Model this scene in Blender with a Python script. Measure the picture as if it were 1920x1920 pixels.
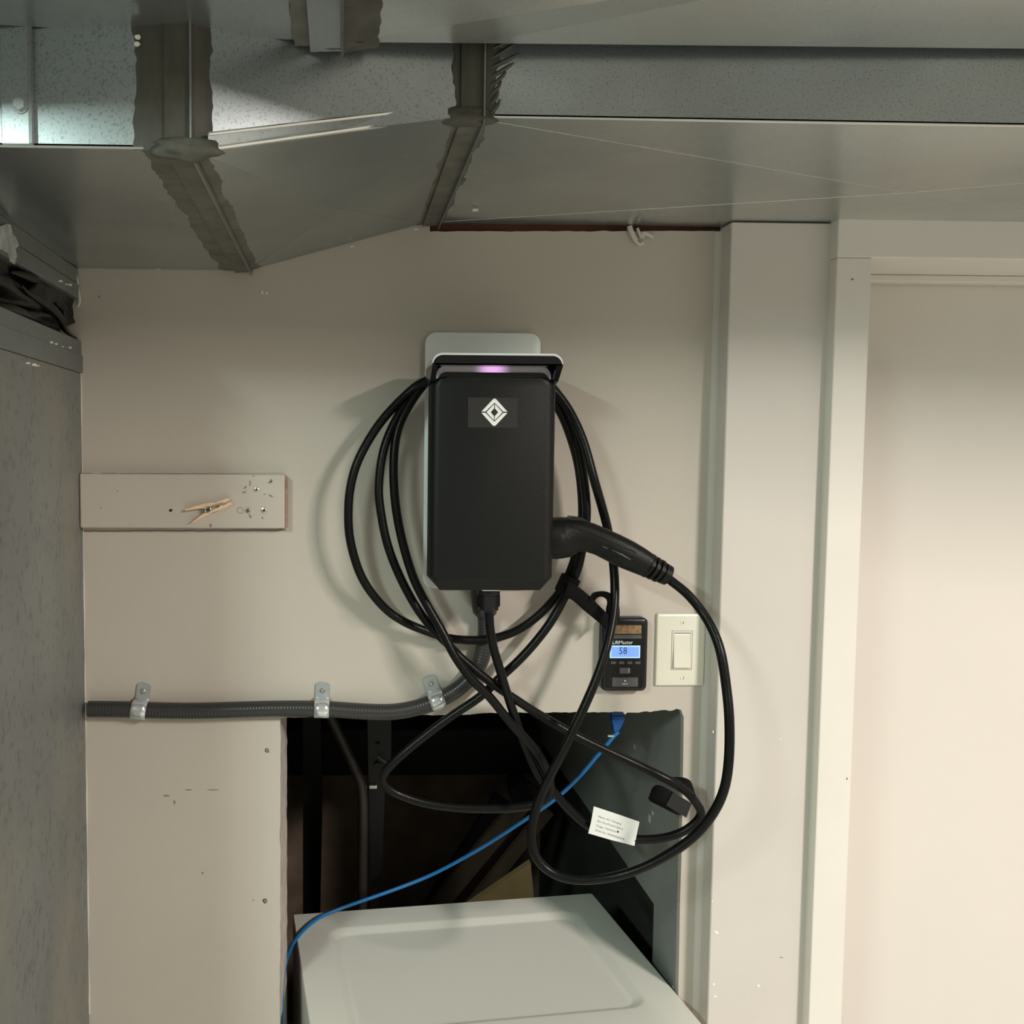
import bpy, bmesh, math, random
from mathutils import Vector, Matrix, noise
random.seed(7)
for o in list(bpy.data.objects): bpy.data.objects.remove(o, do_unlink=True)
S = bpy.context.scene; C = S.collection
# ------------------------------------------------------------------ camera
F, CX, CY, W = 1740.0, 690.0, 960.0, 1920.0      # focal length and principal point in pixels
D, H = 1.46, 1.74                                 # camera distance to the wall plane y=0, camera height
CAM = Vector((0, -D, H))
_d = Vector(((640-CX)/F, -(850-CY)/F, -1)).normalized()      # world +y in camera axes
_u = Vector((0.0044, 1, 0)); _u = (_u - _u.dot(_d)*_d).normalized()
_x = _d.cross(_u).normalized()
RW = Matrix((_x, _d, _u))                         # rows: world axes in camera coords -> cam-to-world rotation
cd = bpy.data.cameras.new('camera'); cam = bpy.data.objects.new('camera', cd); C.objects.link(cam)
cam.matrix_world = Matrix.Translation(CAM) @ RW.to_4x4()
cd.sensor_fit = 'HORIZONTAL'; cd.sensor_width = 36; cd.lens = 36*F/W
cd.shift_x = (W/2-CX)/W; cd.shift_y = 0; cd.clip_start = 0.02
S.camera = cam
def ray(px, py): return (RW @ Vector(((px-CX)/F, -(py-CY)/F, -1)))
def at(px, py, Y=0.0):                            # point on the vertical plane y=Y
    r = ray(px, py); return CAM + r*((Y-CAM.y)/r.y)
def atz(px, py, Z):
    r = ray(px, py); return CAM + r*((Z-CAM.z)/r.z)
def atx(px, py, X):
    r = ray(px, py); return CAM + r*((X-CAM.x)/r.x)
# ------------------------------------------------------------------ light and exposure
S.view_settings.view_transform = 'Standard'; S.view_settings.look = 'None'
S.view_settings.gamma = 1; S.view_settings.use_curve_mapping = False
S.view_settings.exposure = 0.0
wd = bpy.data.worlds.new('world'); S.world = wd; wd.use_nodes = True
wd.node_tree.nodes['Background'].inputs[0].default_value = (0.6, 0.65, 0.7, 1)
wd.node_tree.nodes['Background'].inputs[1].default_value = 0.05
def area(name, loc, target, sx, sy, power, col):
    l = bpy.data.lights.new(name, 'AREA'); l.shape = 'RECTANGLE'; l.size = sx; l.size_y = sy
    l.energy = power; l.color = col
    o = bpy.data.objects.new(name, l); C.objects.link(o); o.location = loc
    o.rotation_euler = (Vector(target)-Vector(loc)).to_track_quat('-Z', 'Y').to_euler()
    return o
area('ceiling_lamp', (1.6, -2.05, 2.52), (1.6, -2.0, 0), 0.12, 0.7, 106, (1.0, 0.92, 0.85))
area('ceiling_lamp', (-1.15, -2.2, 2.52), (-1.15, -2.15, 0), 0.12, 0.7, 52, (0.80, 1.0, 0.92))

# ------------------------------------------------------------------ materials
def mat(name, col, rough=0.6, metal=0.0, var=0.0, vscale=8.0, bump=0.0, bscale=60.0, emit=None, spec=0.5, stretch=None, rvar=0.0, col2=None, cover=0.5):
    m = bpy.data.materials.new(name); m.use_nodes = True
    nt = m.node_tree; b = nt.nodes['Principled BSDF']
    b.inputs['Roughness'].default_value = rough; b.inputs['Metallic'].default_value = metal
    b.inputs['Specular IOR Level'].default_value = spec
    b.inputs['Base Color'].default_value = (*col, 1)
    tc = nt.nodes.new('ShaderNodeTexCoord'); mp = nt.nodes.new('ShaderNodeMapping')
    nt.links.new(tc.outputs['Object'], mp.inputs[0])
    if stretch: mp.inputs['Scale'].default_value = stretch
    if var or col2:
        n = nt.nodes.new('ShaderNodeTexNoise'); n.inputs['Scale'].default_value = vscale; n.inputs['Detail'].default_value = 6
        n.inputs['Roughness'].default_value = 0.6
        nt.links.new(mp.outputs[0], n.inputs['Vector'])
        r = nt.nodes.new('ShaderNodeValToRGB')
        c2 = col2 or tuple(min(1, c*(1+var)) for c in col); c1 = col if col2 else tuple(c*(1-var) for c in col)
        r.color_ramp.elements[0].position = max(0.0, cover-0.18); r.color_ramp.elements[1].position = min(1, cover+0.18)
        r.color_ramp.elements[0].color = (*c1, 1); r.color_ramp.elements[1].color = (*c2, 1)
        nt.links.new(n.outputs['Fac'], r.inputs[0]); nt.links.new(r.outputs[0], b.inputs['Base Color'])
        if rvar:
            mr = nt.nodes.new('ShaderNodeMapRange'); mr.inputs[1].default_value = 0.3; mr.inputs[2].default_value = 0.7
            mr.inputs[3].default_value = rough-rvar; mr.inputs[4].default_value = rough+rvar
            nt.links.new(n.outputs['Fac'], mr.inputs[0]); nt.links.new(mr.outputs[0], b.inputs['Roughness'])
    if bump:
        n2 = nt.nodes.new('ShaderNodeTexNoise'); n2.inputs['Scale'].default_value = bscale; n2.inputs['Detail'].default_value = 4
        nt.links.new(mp.outputs[0], n2.inputs['Vector'])
        bp = nt.nodes.new('ShaderNodeBump'); bp.inputs['Strength'].default_value = bump; bp.inputs['Distance'].default_value = 0.002
        nt.links.new(n2.outputs['Fac'], bp.inputs['Height']); nt.links.new(bp.outputs[0], b.inputs['Normal'])
    if emit:
        b.inputs['Emission Color'].default_value = (*emit[0], 1); b.inputs['Emission Strength'].default_value = emit[1]
    return m
def galv(name, base=(0.40, 0.42, 0.41), rough=0.34, speck=0.5, sc=170, metal=0.75, streak=(1, 1, 1), dust=None, dustamt=0.0):
    """galvanised sheet: fine spangle, dark specks, dusty haze"""
    m = bpy.data.materials.new(name); m.use_nodes = True; nt = m.node_tree; b = nt.nodes['Principled BSDF']; L = nt.links
    tc = nt.nodes.new('ShaderNodeTexCoord'); mp = nt.nodes.new('ShaderNodeMapping'); L.new(tc.outputs['Object'], mp.inputs[0])
    mp.inputs['Scale'].default_value = streak
    n1 = nt.nodes.new('ShaderNodeTexNoise'); n1.inputs['Scale'].default_value = 3.0; n1.inputs['Detail'].default_value = 4; n1.inputs['Roughness'].default_value = 0.5
    n2 = nt.nodes.new('ShaderNodeTexNoise'); n2.inputs['Scale'].default_value = sc; n2.inputs['Detail'].default_value = 2
    v = nt.nodes.new('ShaderNodeTexVoronoi'); v.inputs['Scale'].default_value = sc*0.55
    for n in (n1, n2, v): L.new(mp.outputs[0], n.inputs['Vector'])
    r1 = nt.nodes.new('ShaderNodeValToRGB')
    r1.color_ramp.elements[0].position = 0.32; r1.color_ramp.elements[0].color = (*[c*0.80 for c in base], 1)
    r1.color_ramp.elements[1].position = 0.68; r1.color_ramp.elements[1].color = (*[min(1, c*1.18) for c in base], 1)
    L.new(n1.outputs['Fac'], r1.inputs[0])
    r2 = nt.nodes.new('ShaderNodeValToRGB'); g = 1-speck
    r2.color_ramp.elements[0].position = 0.30; r2.color_ramp.elements[0].color = (g, g, g, 1)
    r2.color_ramp.elements[1].position = 0.46; r2.color_ramp.elements[1].color = (1, 1, 1, 1)
    L.new(n2.outputs['Fac'], r2.inputs[0])
    mx = nt.nodes.new('ShaderNodeMix'); mx.data_type = 'RGBA'; mx.blend_type = 'MULTIPLY'; mx.inputs[0].default_value = 1
    L.new(r1.outputs[0], mx.inputs[6]); L.new(r2.outputs[0], mx.inputs[7])
    out = mx.outputs[2]
    if dust:
        n3 = nt.nodes.new('ShaderNodeTexNoise'); n3.inputs['Scale'].default_value = 5; n3.inputs['Detail'].default_value = 7
        L.new(mp.outputs[0], n3.inputs['Vector'])
        r3 = nt.nodes.new('ShaderNodeValToRGB'); r3.color_ramp.elements[0].position = 0.48; r3.color_ramp.elements[1].position = 0.66
        r3.color_ramp.elements[0].color = (0, 0, 0, 1); r3.color_ramp.elements[1].color = (dustamt,)*3+(1,)
        L.new(n3.outputs['Fac'], r3.inputs[0])
        m2 = nt.nodes.new('ShaderNodeMix'); m2.data_type = 'RGBA'; L.new(r3.outputs[0], m2.inputs[0])
        L.new(out, m2.inputs[6]); m2.inputs[7].default_value = (*dust, 1); out = m2.outputs[2]
    L.new(out, b.inputs['Base Color'])
    mr = nt.nodes.new('ShaderNodeMapRange'); mr.inputs[1].default_value = 0.3; mr.inputs[2].default_value = 0.7
    mr.inputs[3].default_value = rough+0.08; mr.inputs[4].default_value = rough-0.06
    L.new(n1.outputs['Fac'], mr.inputs[0]); L.new(mr.outputs[0], b.inputs['Roughness'])
    b.inputs['Metallic'].default_value = metal
    bp = nt.nodes.new('ShaderNodeBump'); bp.inputs['Strength'].default_value = 0.2; bp.inputs['Distance'].default_value = 0.02
    n4 = nt.nodes.new('ShaderNodeTexNoise'); n4.inputs['Scale'].default_value = 2.2; n4.inputs['Detail'].default_value = 2
    L.new(mp.outputs[0], n4.inputs['Vector']); L.new(n4.outputs['Fac'], bp.inputs['Height']); L.new(bp.outputs[0], b.inputs['Normal'])
    return m
M = {}
M['wall'] = mat('painted_drywall', (0.515, 0.467, 0.405), 0.55, var=0.035, vscale=3, bump=0.12, bscale=90, spec=0.35)
M['trim'] = mat('painted_trim', (0.60, 0.56, 0.515), 0.42, var=0.03, vscale=4, bump=0.08, bscale=50, spec=0.4)
M['casing'] = mat('white_casing_paint', (0.74, 0.70, 0.64), 0.4, var=0.025, vscale=5, bump=0.06, bscale=40)
M['door'] = mat('white_door_paint', (0.70, 0.655, 0.60), 0.38, var=0.02, vscale=2.5, bump=0.05, bscale=30)
M['duct_low'] = galv('galvanised_sheet_lit', (0.50, 0.525, 0.52), 0.25, 0.12, 300, 0.8, dust=(0.6, 0.58, 0.52), dustamt=0.35)  # paler base and dust stand in for bright reflections on the right underside
M['duct_left'] = galv('galvanised_sheet_shaded', (0.36, 0.385, 0.38), 0.25, 0.10, 300, 0.8)  # darker copy of the sheet: dim reflections at left put into its colour
M['spangle'] = galv('spangled_sheet', (0.42, 0.46, 0.475), 0.30, 0.34, 430, 0.85)
M['duct_top'] = galv('dusty_sheet_lit', (0.54, 0.555, 0.54), 0.32, 0.12, 300, 0.7, dust=(0.6, 0.58, 0.50), dustamt=0.5)  # bright room reflected in the upper duct, put into a paler base and dust
M['cabinet'] = galv('furnace_sheet', (0.25, 0.265, 0.26), 0.5, 0.30, 120, 0.55, streak=(1, 1, 0.6), dust=(0.36, 0.34, 0.27), dustamt=0.5)
M['flange'] = galv('flange_sheet', (0.25, 0.27, 0.265), 0.45, 0.15, 200, 0.6)
M['bright'] = mat('folded_bright_edge', (0.72, 0.73, 0.70), 0.28, 0.9)
M['zinc'] = mat('zinc_plated_steel', (0.72, 0.75, 0.76), 0.22, 0.75, var=0.12, vscale=60, bump=0.5, bscale=70)
M['zincflat'] = mat('zinc_flat', (0.42, 0.46, 0.47), 0.34, 0.5, var=0.1, vscale=40)
M['steel'] = mat('screw_steel', (0.62, 0.62, 0.58), 0.3, 1.0)
M['brass'] = mat('tarnished_screw', (0.35, 0.30, 0.22), 0.4, 0.8)
M['sealant'] = mat('duct_sealant', (0.070, 0.067, 0.052), 0.6, var=0.35, vscale=30, bump=0.8, bscale=70, stretch=(1, 1, 0.25))
M['sealant2'] = mat('duct_sealant_thin', (0.125, 0.122, 0.10), 0.55, 0.2, var=0.3, vscale=22, bump=0.6, bscale=60)
M['caulk'] = mat('pale_caulk', (0.62, 0.60, 0.53), 0.6, bump=0.6, bscale=80)
M['boot'] = mat('black_flexible_boot', (0.005, 0.005, 0.005), 0.28, spec=0.4, var=0.3, vscale=20, bump=0.5, bscale=50)
M['redwood'] = mat('raw_red_wood', (0.17, 0.060, 0.035), 0.7, var=0.35, vscale=25, stretch=(0.2, 1, 1))
M['black'] = mat('matte_black_plastic', (0.005, 0.0055, 0.0055), 0.42, spec=0.26, bump=0.1, bscale=400)
M['black2'] = mat('black_plastic_dark', (0.007, 0.007, 0.0075), 0.35, spec=0.4)
M['gloss'] = mat('black_gloss', (0.006, 0.006, 0.008), 0.2, spec=0.5)
M['cable'] = mat('black_rubber_cable', (0.004, 0.004, 0.004), 0.32, spec=0.2, bump=0.15, bscale=200)
M['handle'] = mat('black_handle', (0.005, 0.005, 0.005), 0.42, spec=0.22, bump=0.2, bscale=500)
M['velcro'] = mat('black_hook_loop', (0.006, 0.006, 0.006), 0.9, spec=0.15, bump=0.5, bscale=900)
M['velcro2'] = mat('grey_black_hook_side', (0.020, 0.020, 0.020), 0.7, spec=0.3, bump=0.6, bscale=1200)
M['silver'] = mat('satin_silver', (0.78, 0.81, 0.79), 0.4, 0.15)
M['whitelogo'] = mat('white_print', (0.86, 0.87, 0.85), 0.5)
M['film'] = mat('clear_protective_film', (0.018, 0.018, 0.017), 0.30, spec=0.6)
M['lcd'] = mat('lit_blue_screen', (0.05, 0.08, 0.15), 0.4, emit=((0.22, 0.42, 1.0), 0.95))
M['lcdedge'] = mat('lit_screen_edge', (0.1, 0.15, 0.2), 0.4, emit=((0.50, 0.78, 1.0), 1.0))
M['digit'] = mat('lcd_digits', (0.02, 0.06, 0.18), 0.5)
M['tan'] = mat('sensor_window_painted_reflection', (0.26, 0.16, 0.075), 0.3, var=0.4, vscale=180, spec=0.6)  # tan is a cardboard reflection in the window, painted as base colour
M['btn'] = mat('dark_grey_button', (0.075, 0.075, 0.072), 0.45)
M['plate'] = mat('ivory_switch_plate', (0.74, 0.71, 0.60), 0.32, spec=0.5)
M['conduit'] = mat('grey_liquidtight_conduit', (0.034, 0.033, 0.032), 0.30, spec=0.45)
M['blue'] = mat('blue_network_cable', (0.012, 0.155, 0.42), 0.42)
M['bluedark'] = mat('blue_connector_boot', (0.006, 0.075, 0.26), 0.4)
M['clear'] = mat('clear_clip', (0.45, 0.5, 0.52), 0.2)
M['peg'] = mat('pale_peg_wood', (0.80, 0.56, 0.36), 0.6, var=0.12, vscale=60, stretch=(1, 1, 8))
M['washer'] = mat('white_enamel', (0.72, 0.71, 0.64), 0.32, spec=0.5)
M['label'] = mat('white_tag_paper', (0.78, 0.79, 0.76), 0.5)
M['ink'] = mat('grey_ink', (0.30, 0.29, 0.27), 0.7)
M['greyp'] = mat('grey_side_panel', (0.24, 0.26, 0.245), 0.6, var=0.12, vscale=4, bump=0.1, bscale=40)
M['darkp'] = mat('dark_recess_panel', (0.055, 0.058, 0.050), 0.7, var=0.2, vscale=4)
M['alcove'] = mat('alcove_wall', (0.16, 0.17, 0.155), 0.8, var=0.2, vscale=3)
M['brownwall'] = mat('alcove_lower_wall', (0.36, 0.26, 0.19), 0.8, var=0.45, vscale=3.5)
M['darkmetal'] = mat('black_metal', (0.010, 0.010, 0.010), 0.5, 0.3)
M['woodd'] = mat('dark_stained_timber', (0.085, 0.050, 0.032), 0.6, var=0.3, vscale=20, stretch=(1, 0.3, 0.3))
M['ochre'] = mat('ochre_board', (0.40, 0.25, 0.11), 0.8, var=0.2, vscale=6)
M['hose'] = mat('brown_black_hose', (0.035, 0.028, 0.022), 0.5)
M['floor'] = mat('concrete_floor', (0.46, 0.45, 0.42), 0.7, var=0.15, vscale=2)
M['room'] = mat('garage_wall_paint', (0.42, 0.41, 0.38), 0.7)
M['ceil'] = mat('ceiling_paint', (0.50, 0.49, 0.46), 0.8)
M['chip'] = mat('white_paint_chip', (0.85, 0.82, 0.76), 0.6)
M['mark'] = mat('scuff_mark', (0.22, 0.19, 0.15), 0.8)
M['hole'] = mat('dark_hole', (0.02, 0.016, 0.012), 0.9)
# light bar: pink glow at its centre
m = mat('status_light_bar', (0.52, 0.50, 0.55), 0.3, 0.2); M['bar'] = m
nt = m.node_tree; b = nt.nodes['Principled BSDF']
tc = nt.nodes.new('ShaderNodeTexCoord'); sx = nt.nodes.new('ShaderNodeSeparateXYZ'); nt.links.new(tc.outputs['Object'], sx.inputs[0])
mth = nt.nodes.new('ShaderNodeMath'); mth.operation = 'SUBTRACT'; mth.inputs[1].default_value = 0.213; nt.links.new(sx.outputs[0], mth.inputs[0])
ab = nt.nodes.new('ShaderNodeMath'); ab.operation = 'ABSOLUTE'; nt.links.new(mth.outputs[0], ab.inputs[0])
rp = nt.nodes.new('ShaderNodeMapRange'); rp.interpolation_type = 'SMOOTHERSTEP'
rp.inputs[1].default_value = 0.0; rp.inputs[2].default_value = 0.032; rp.inputs[3].default_value = 0.9; rp.inputs[4].default_value = 0.0
nt.links.new(ab.outputs[0], rp.inputs[0]); nt.links.new(rp.outputs[0], b.inputs['Emission Strength'])
b.inputs['Emission Color'].default_value = (0.85, 0.42, 0.88, 1)

# ------------------------------------------------------------------ builders
def tag(o, label=None, cat=None, group=None, kind=None):
    if label: o['label'] = label
    if cat: o['category'] = cat
    if group: o['group'] = group
    if kind: o['kind'] = kind
    return o
def obj(name, bm, m, parent=None, smooth=False, ang=None):
    bmesh.ops.recalc_face_normals(bm, faces=bm.faces)
    me = bpy.data.meshes.new(name); bm.to_mesh(me); bm.free()
    for mm in (m if isinstance(m, (list, tuple)) else [m]): me.materials.append(mm)
    if smooth:
        for p in me.polygons: p.use_smooth = True
        me.set_sharp_from_angle(angle=math.radians(ang or 40))
    o = bpy.data.objects.new(name, me); C.objects.link(o)
    if parent is not None:
        o.parent = parent; o.matrix_parent_inverse = parent.matrix_world.inverted()
    return o
def empty(name, loc, label, cat, group=None):
    o = bpy.data.objects.new(name, None); C.objects.link(o); o.location = loc
    o.matrix_world = Matrix.Translation(loc); o.empty_display_size = 0.05
    return tag(o, label, cat, group)
def bx(bm, x0, x1, y0, y1, z0, z1, bev=0.0, seg=2):
    n0 = len(bm.verts)
    r = bmesh.ops.create_cube(bm, size=1)
    vs = r['verts']
    for v in vs:
        v.co = Vector(((x0+x1)/2+v.co.x*(x1-x0), (y0+y1)/2+v.co.y*(y1-y0), (z0+z1)/2+v.co.z*(z1-z0)))
    if bev:
        es = {e for v in vs for e in v.link_edges}
        bmesh.ops.bevel(bm, geom=list(es), offset=bev, segments=seg, affect='EDGES', profile=0.5)
    return bm
def box(*a, **k): return bx(bmesh.new(), *a, **k)
def prism(bm, front, back):
    """two matching outlines (world points) joined by walls"""
    f = [bm.verts.new(p) for p in front]; b_ = [bm.verts.new(p) for p in back]
    n = len(f)
    e1 = [bm.edges.new((f[i], f[(i+1) % n])) for i in range(n)]
    e2 = [bm.edges.new((b_[i], b_[(i+1) % n])) for i in range(n)]
    if n <= 4: bm.faces.new(f); bm.faces.new(b_)
    else:
        bmesh.ops.triangle_fill(bm, use_beauty=True, use_dissolve=False, edges=e1)
        bmesh.ops.triangle_fill(bm, use_beauty=True, use_dissolve=False, edges=e2)
    for i in range(n):
        j = (i+1) % n; bm.faces.new((f[i], f[j], b_[j], b_[i]))
    return bm
def pxprism(pts, y0, y1, bm=None):
    """outline given on the plane y=y0 and pushed straight back to y1"""
    bm = bm or bmesh.new()
    f = [at(x, y, y0) for x, y in pts]
    return prism(bm, f, [Vector((p.x, y1, p.z)) for p in f])
def loft(bm, rings, caps=True):
    R = [[bm.verts.new(p) for p in r] for r in rings]
    n = len(R[0])
    for a, b_ in zip(R, R[1:]):
        for i in range(n):
            j = (i+1) % n; bm.faces.new((a[i], a[j], b_[j], b_[i]))
    if caps:
        bm.faces.new(list(reversed(R[0]))); bm.faces.new(R[-1])
    return bm
def rrect(cx, cy, hw, hh, r, seg=6):
    out = []
    for k, (sx, sy) in enumerate(((1, 1), (-1, 1), (-1, -1), (1, -1))):
        for i in range(seg+1):
            a = math.radians(90*k + 90*i/seg)
            out.append((cx+sx*(hw-r)+r*math.cos(a), cy+sy*(hh-r)+r*math.sin(a)))
    return out
def catmull(P, sub=8):
    out = []
    P = [P[0]*2-P[1]] + list(P) + [P[-1]*2-P[-2]]
    for i in range(1, len(P)-2):
        a, b_, c, d = P[i-1:i+3]
        # centripetal-ish: plain Catmull-Rom on evenly placed points
        for k in range(sub):
            t = k/sub
            out.append(0.5*((2*b_)+(c-a)*t+(2*a-5*b_+4*c-d)*t*t+(3*b_-a-3*c+d)*t**3))
    out.append(P[-2].copy()); return out
def tube(bm, path, rad, seg=14, caps=True, flat=None):
    """rad: number or function of fraction; parallel transport frames"""
    t = (path[1]-path[0]).normalized()
    ref = Vector((0, 1, 0)) if abs(t.y) < 0.9 else Vector((1, 0, 0))
    nrm = (ref-ref.dot(t)*t).normalized()
    rings = []; N = len(path)
    for i, p in enumerate(path):
        t = (path[min(i+1, N-1)]-path[max(i-1, 0)])
        if t.length < 1e-9: continue
        t.normalize(); nrm = (nrm-nrm.dot(t)*t).normalized(); bi = t.cross(nrm)
        r = rad(i/(N-1)) if callable(rad) else rad
        rings.append([p+(nrm*math.cos(a)+bi*math.sin(a))*r for a in (2*math.pi*k/seg for k in range(seg))])
    return loft(bm, rings, caps)
def relax(P, n=2):
    for _ in range(n):
        P = [P[0]]+[(P[i-1]+P[i]*2+P[i+1])/4 for i in range(1, len(P)-1)]+[P[-1]]
    return P
def cyl(bm, c, axis, r, h, seg=16, r2=None):
    ax = Vector(axis).normalized(); ref = Vector((0, 0, 1)) if abs(ax.z) < 0.9 else Vector((1, 0, 0))
    n = (ref-ref.dot(ax)*ax).normalized(); b_ = ax.cross(n); c = Vector(c)
    ring = lambda o, rr: [c+ax*o+(n*math.cos(2*math.pi*k/seg)+b_*math.sin(2*math.pi*k/seg))*rr for k in range(seg)]
    return loft(bm, [ring(0, r), ring(h, r if r2 is None else r2)])
def screw(name, c, r, m, parent, h=0.0025, label=None, axis=(0, -1, 0)):
    ax = Vector(axis); bm = bmesh.new(); c = Vector(c)
    cyl(bm, c, ax, r, h*0.6, 14); cyl(bm, c+ax*h*0.6, ax, r*0.9, h*0.4, 14, r*0.55)
    o = obj(name, bm, m, parent)
    ref = Vector((0.8, 0, 0.6)) if abs(ax.y) > 0.5 else Vector((0, 0.8, 0.6))
    return o
def text(name, s, size, m, parent, origin, xdir=(1, 0, 0), up=(0, 0, 1), align='LEFT', ext=0.0002, sx=1.0, bold=0.0):
    cu = bpy.data.curves.new(name, 'FONT'); cu.body = s; cu.size = size; cu.extrude = ext; cu.align_x = align; cu.resolution_u = 2
    cu.offset = bold
    tmp = bpy.data.objects.new(name+'_tmp', cu); C.objects.link(tmp)
    dg = bpy.context.evaluated_depsgraph_get(); me = bpy.data.meshes.new_from_object(tmp.evaluated_get(dg))
    bpy.data.objects.remove(tmp, do_unlink=True); bpy.data.curves.remove(cu)
    x = Vector(xdir).normalized(); u = Vector(up); u = (u-u.dot(x)*x).normalized(); n = x.cross(u)
    for v in me.vertices:
        q = v.co.copy(); v.co = Vector(origin)+x*q.x*sx+u*q.y+n*q.z
    me.name = name; me.materials.clear(); me.materials.append(m)
    o = bpy.data.objects.new(name, me); C.objects.link(o)
    if parent is not None:
        o.parent = parent; o.matrix_parent_inverse = parent.matrix_world.inverted()
    return o
def ragged(p0, p1, n, amp, seed=0, axis=1):
    out = []
    for i in range(n+1):
        t = i/n; x = p0[0]+(p1[0]-p0[0])*t; y = p0[1]+(p1[1]-p0[1])*t
        d = noise.noise(Vector((i*0.61+seed, seed*1.7, 0)))*amp*2+(random.random()-.5)*amp*0.6
        if 0 < i < n:
            if axis: y += d
            else: x += d
        out.append((x, y))
    return out

# ------------------------------------------------------------------ room shell
RX0, RX1, RY0, CEIL = -1.9, 3.0, -4.6, 2.58
tag(obj('floor', box(RX0, RX1, RY0, 1.5, -0.1, 0), M['floor']), 'grey concrete garage floor', kind='structure')
tag(obj('ceiling', box(RX0, RX1, RY0, 0.02, CEIL, CEIL+.1), M['ceil']), 'painted ceiling above the ducts', kind='structure')
tag(obj('wall_left', box(RX0-.1, RX0, RY0, 0.02, 0, CEIL), M['room']), 'garage side wall to the left', kind='structure')
tag(obj('wall_right', box(RX1, RX1+.1, RY0, 0.02, 0, CEIL), M['room']), 'garage side wall to the right', kind='structure')
tag(obj('wall_front', box(RX0, RX1, RY0-.1, RY0, 0, CEIL), M['room']), 'garage wall behind the viewer', kind='structure')

# back wall: drywall with a rough cut opening at its foot
def Z(px, py, Y=0): return at(px, py, Y).z
def X(px, py, Y=0): return at(px, py, Y).x
pillar_x = X(1326, 1218)
pts = [(-1.9, 0.0), (-1.9, 2.5), (X(806, 430), 2.5), (X(806, 430), Z(806, 433))]
for i, (x, y) in enumerate(ragged((806, 434), (1352, 433), 40, 1.0, 3)):
    p = at(x, y); pts.append((p.x, p.z))
pts += [(pillar_x+.03, Z(1352, 433)), (pillar_x+.03, 0.0)]
lo = at(1272, 1919); pts += [(X(1274, 1800)-.004, 0.0)]
for x, y in [(1271, 1900), (1273, 1800), (1275, 1690), (1278, 1600), (1279.5, 1500), (1281, 1420), (1282, 1345), (1277, 1331), (1268, 1329)]:
    p = at(x, y); pts.append((p.x, p.z))
for x, y in ragged((1262, 1332), (1176, 1336), 12, 1.6, 9)+[(1172, 1340)]+ragged((1168, 1334.5), (905, 1337), 34, 0.8, 5)+ragged((880, 1340), (540, 1345), 30, 1.0, 6):
    p = at(x, y); pts.append((p.x, p.z))
lx = []
for x, y in ragged((526, 1347), (525, 1919), 46, 0.9, 12, axis=0):
    p = at(x, y); pts.append((p.x, p.z)); lx.append(p)
pts += [(lx[-1].x, 0.0)]
bm = prism(bmesh.new(), [Vector((x, 0, z)) for x, z in pts], [Vector((x, 0.013, z)) for x, z in pts])
wall = tag(obj('wall_back', bm, M['wall']), 'painted drywall with a rough cut opening at its foot', kind='structure')
# small flaws on the wall
def fleck(px, py, w, h, m, Y=0, name='paint_chip', parent=None, rot=0.0, d=0.0006):
    c = at(px, py, Y); k = (D+Y)/F; bm = bmesh.new(); q = []
    for i in range(7):
        a = 2*math.pi*i/7; r = 0.8+0.4*random.random()
        u, v = math.cos(a)*w*k*r/2, math.sin(a)*h*k*r/2
        q.append(Vector((c.x+u*math.cos(rot)-v*math.sin(rot), Y-d, c.z+u*math.sin(rot)+v*math.cos(rot))))
    prism(bm, q, [Vector((p.x, Y, p.z)) for p in q])
    return obj(name, bm, m, parent)
for px, py, w, h, r in [(492, 548, 3, 8, .3), (500, 550, 3, 7, -.2)]:
    fleck(px, py, w, h, M['chip'], parent=wall, rot=r)
for px, py, w, h, r in [(186, 556, 4, 4, 0), (1284, 1258, 2, 2, 0), (380, 1637, 3, 5, 0), (353, 1481, 14, 2, 0), (312, 1492, 12, 3, -.1), (400, 1481, 26, 1.6, 0), (327, 1504, 4, 8, 0), (475, 1688, 3, 3, 0)]:
    fleck(px, py, w, h, M['mark'], parent=wall, rot=r, name='scuff', d=0.0003)
for px, py in [(500.5, 1407), (497, 1689)]:
    fleck(px, py, 9, 9, M['hole'], parent=wall, name='nail_hole', d=0.0004)
    screw('screw', at(px, py, -0.0004), 0.0026, M['brass'], wall, 0.0008)
# cut edge of the opening, left and top
Lb = [Vector((at(538, 1347+ (1919-1347)*i/46, 0.09).x + 0.0004*math.sin(i*1.3)+random.uniform(-.0006, .0006), 0.09, p.z)) for i, p in enumerate(lx)]
bm = bmesh.new()
va = [bm.verts.new((p.x, 0.013, p.z)) for p in lx]+[bm.verts.new((lx[-1].x, 0.013, 0))]
vb = [bm.verts.new(p) for p in Lb]+[bm.verts.new((Lb[-1].x, 0.09, 0))]
vc = [bm.verts.new((p.co.x-.03, 0.09, p.co.z)) for p in vb]
for i in range(len(va)-1):
    bm.faces.new((va[i], va[i+1], vb[i+1], vb[i])); bm.faces.new((vb[i], vb[i+1], vc[i+1], vc[i]))
tag(obj('trim_1', bm, mat('cut_edge', (0.50, 0.44, 0.40), 0.8, var=0.2, vscale=30, bump=0.9, bscale=60)), 'rough pinkish cut edge lining the left of the wall opening', kind='structure')
# reddish timber seen in the gap above the drywall
tag(obj('trim_2', box(X(800, 430)-.02, X(1357, 430), 0.0135, 0.05, Z(900, 445), 2.5), M['redwood']), 'reddish timber in the gap between wall and duct', kind='structure')

# pillar and door casing
PY = -0.045
px1 = X(1537, 800, PY)
bm = bmesh.new()
bx(bm, pillar_x, px1+.02, PY, 0.0, 0, Z(1450, 417, PY), 0.0015, 1)
pil = tag(obj('trim_3', bm, M['trim']), 'flat painted pilaster between the wall and the door casing', kind='structure')
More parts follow.
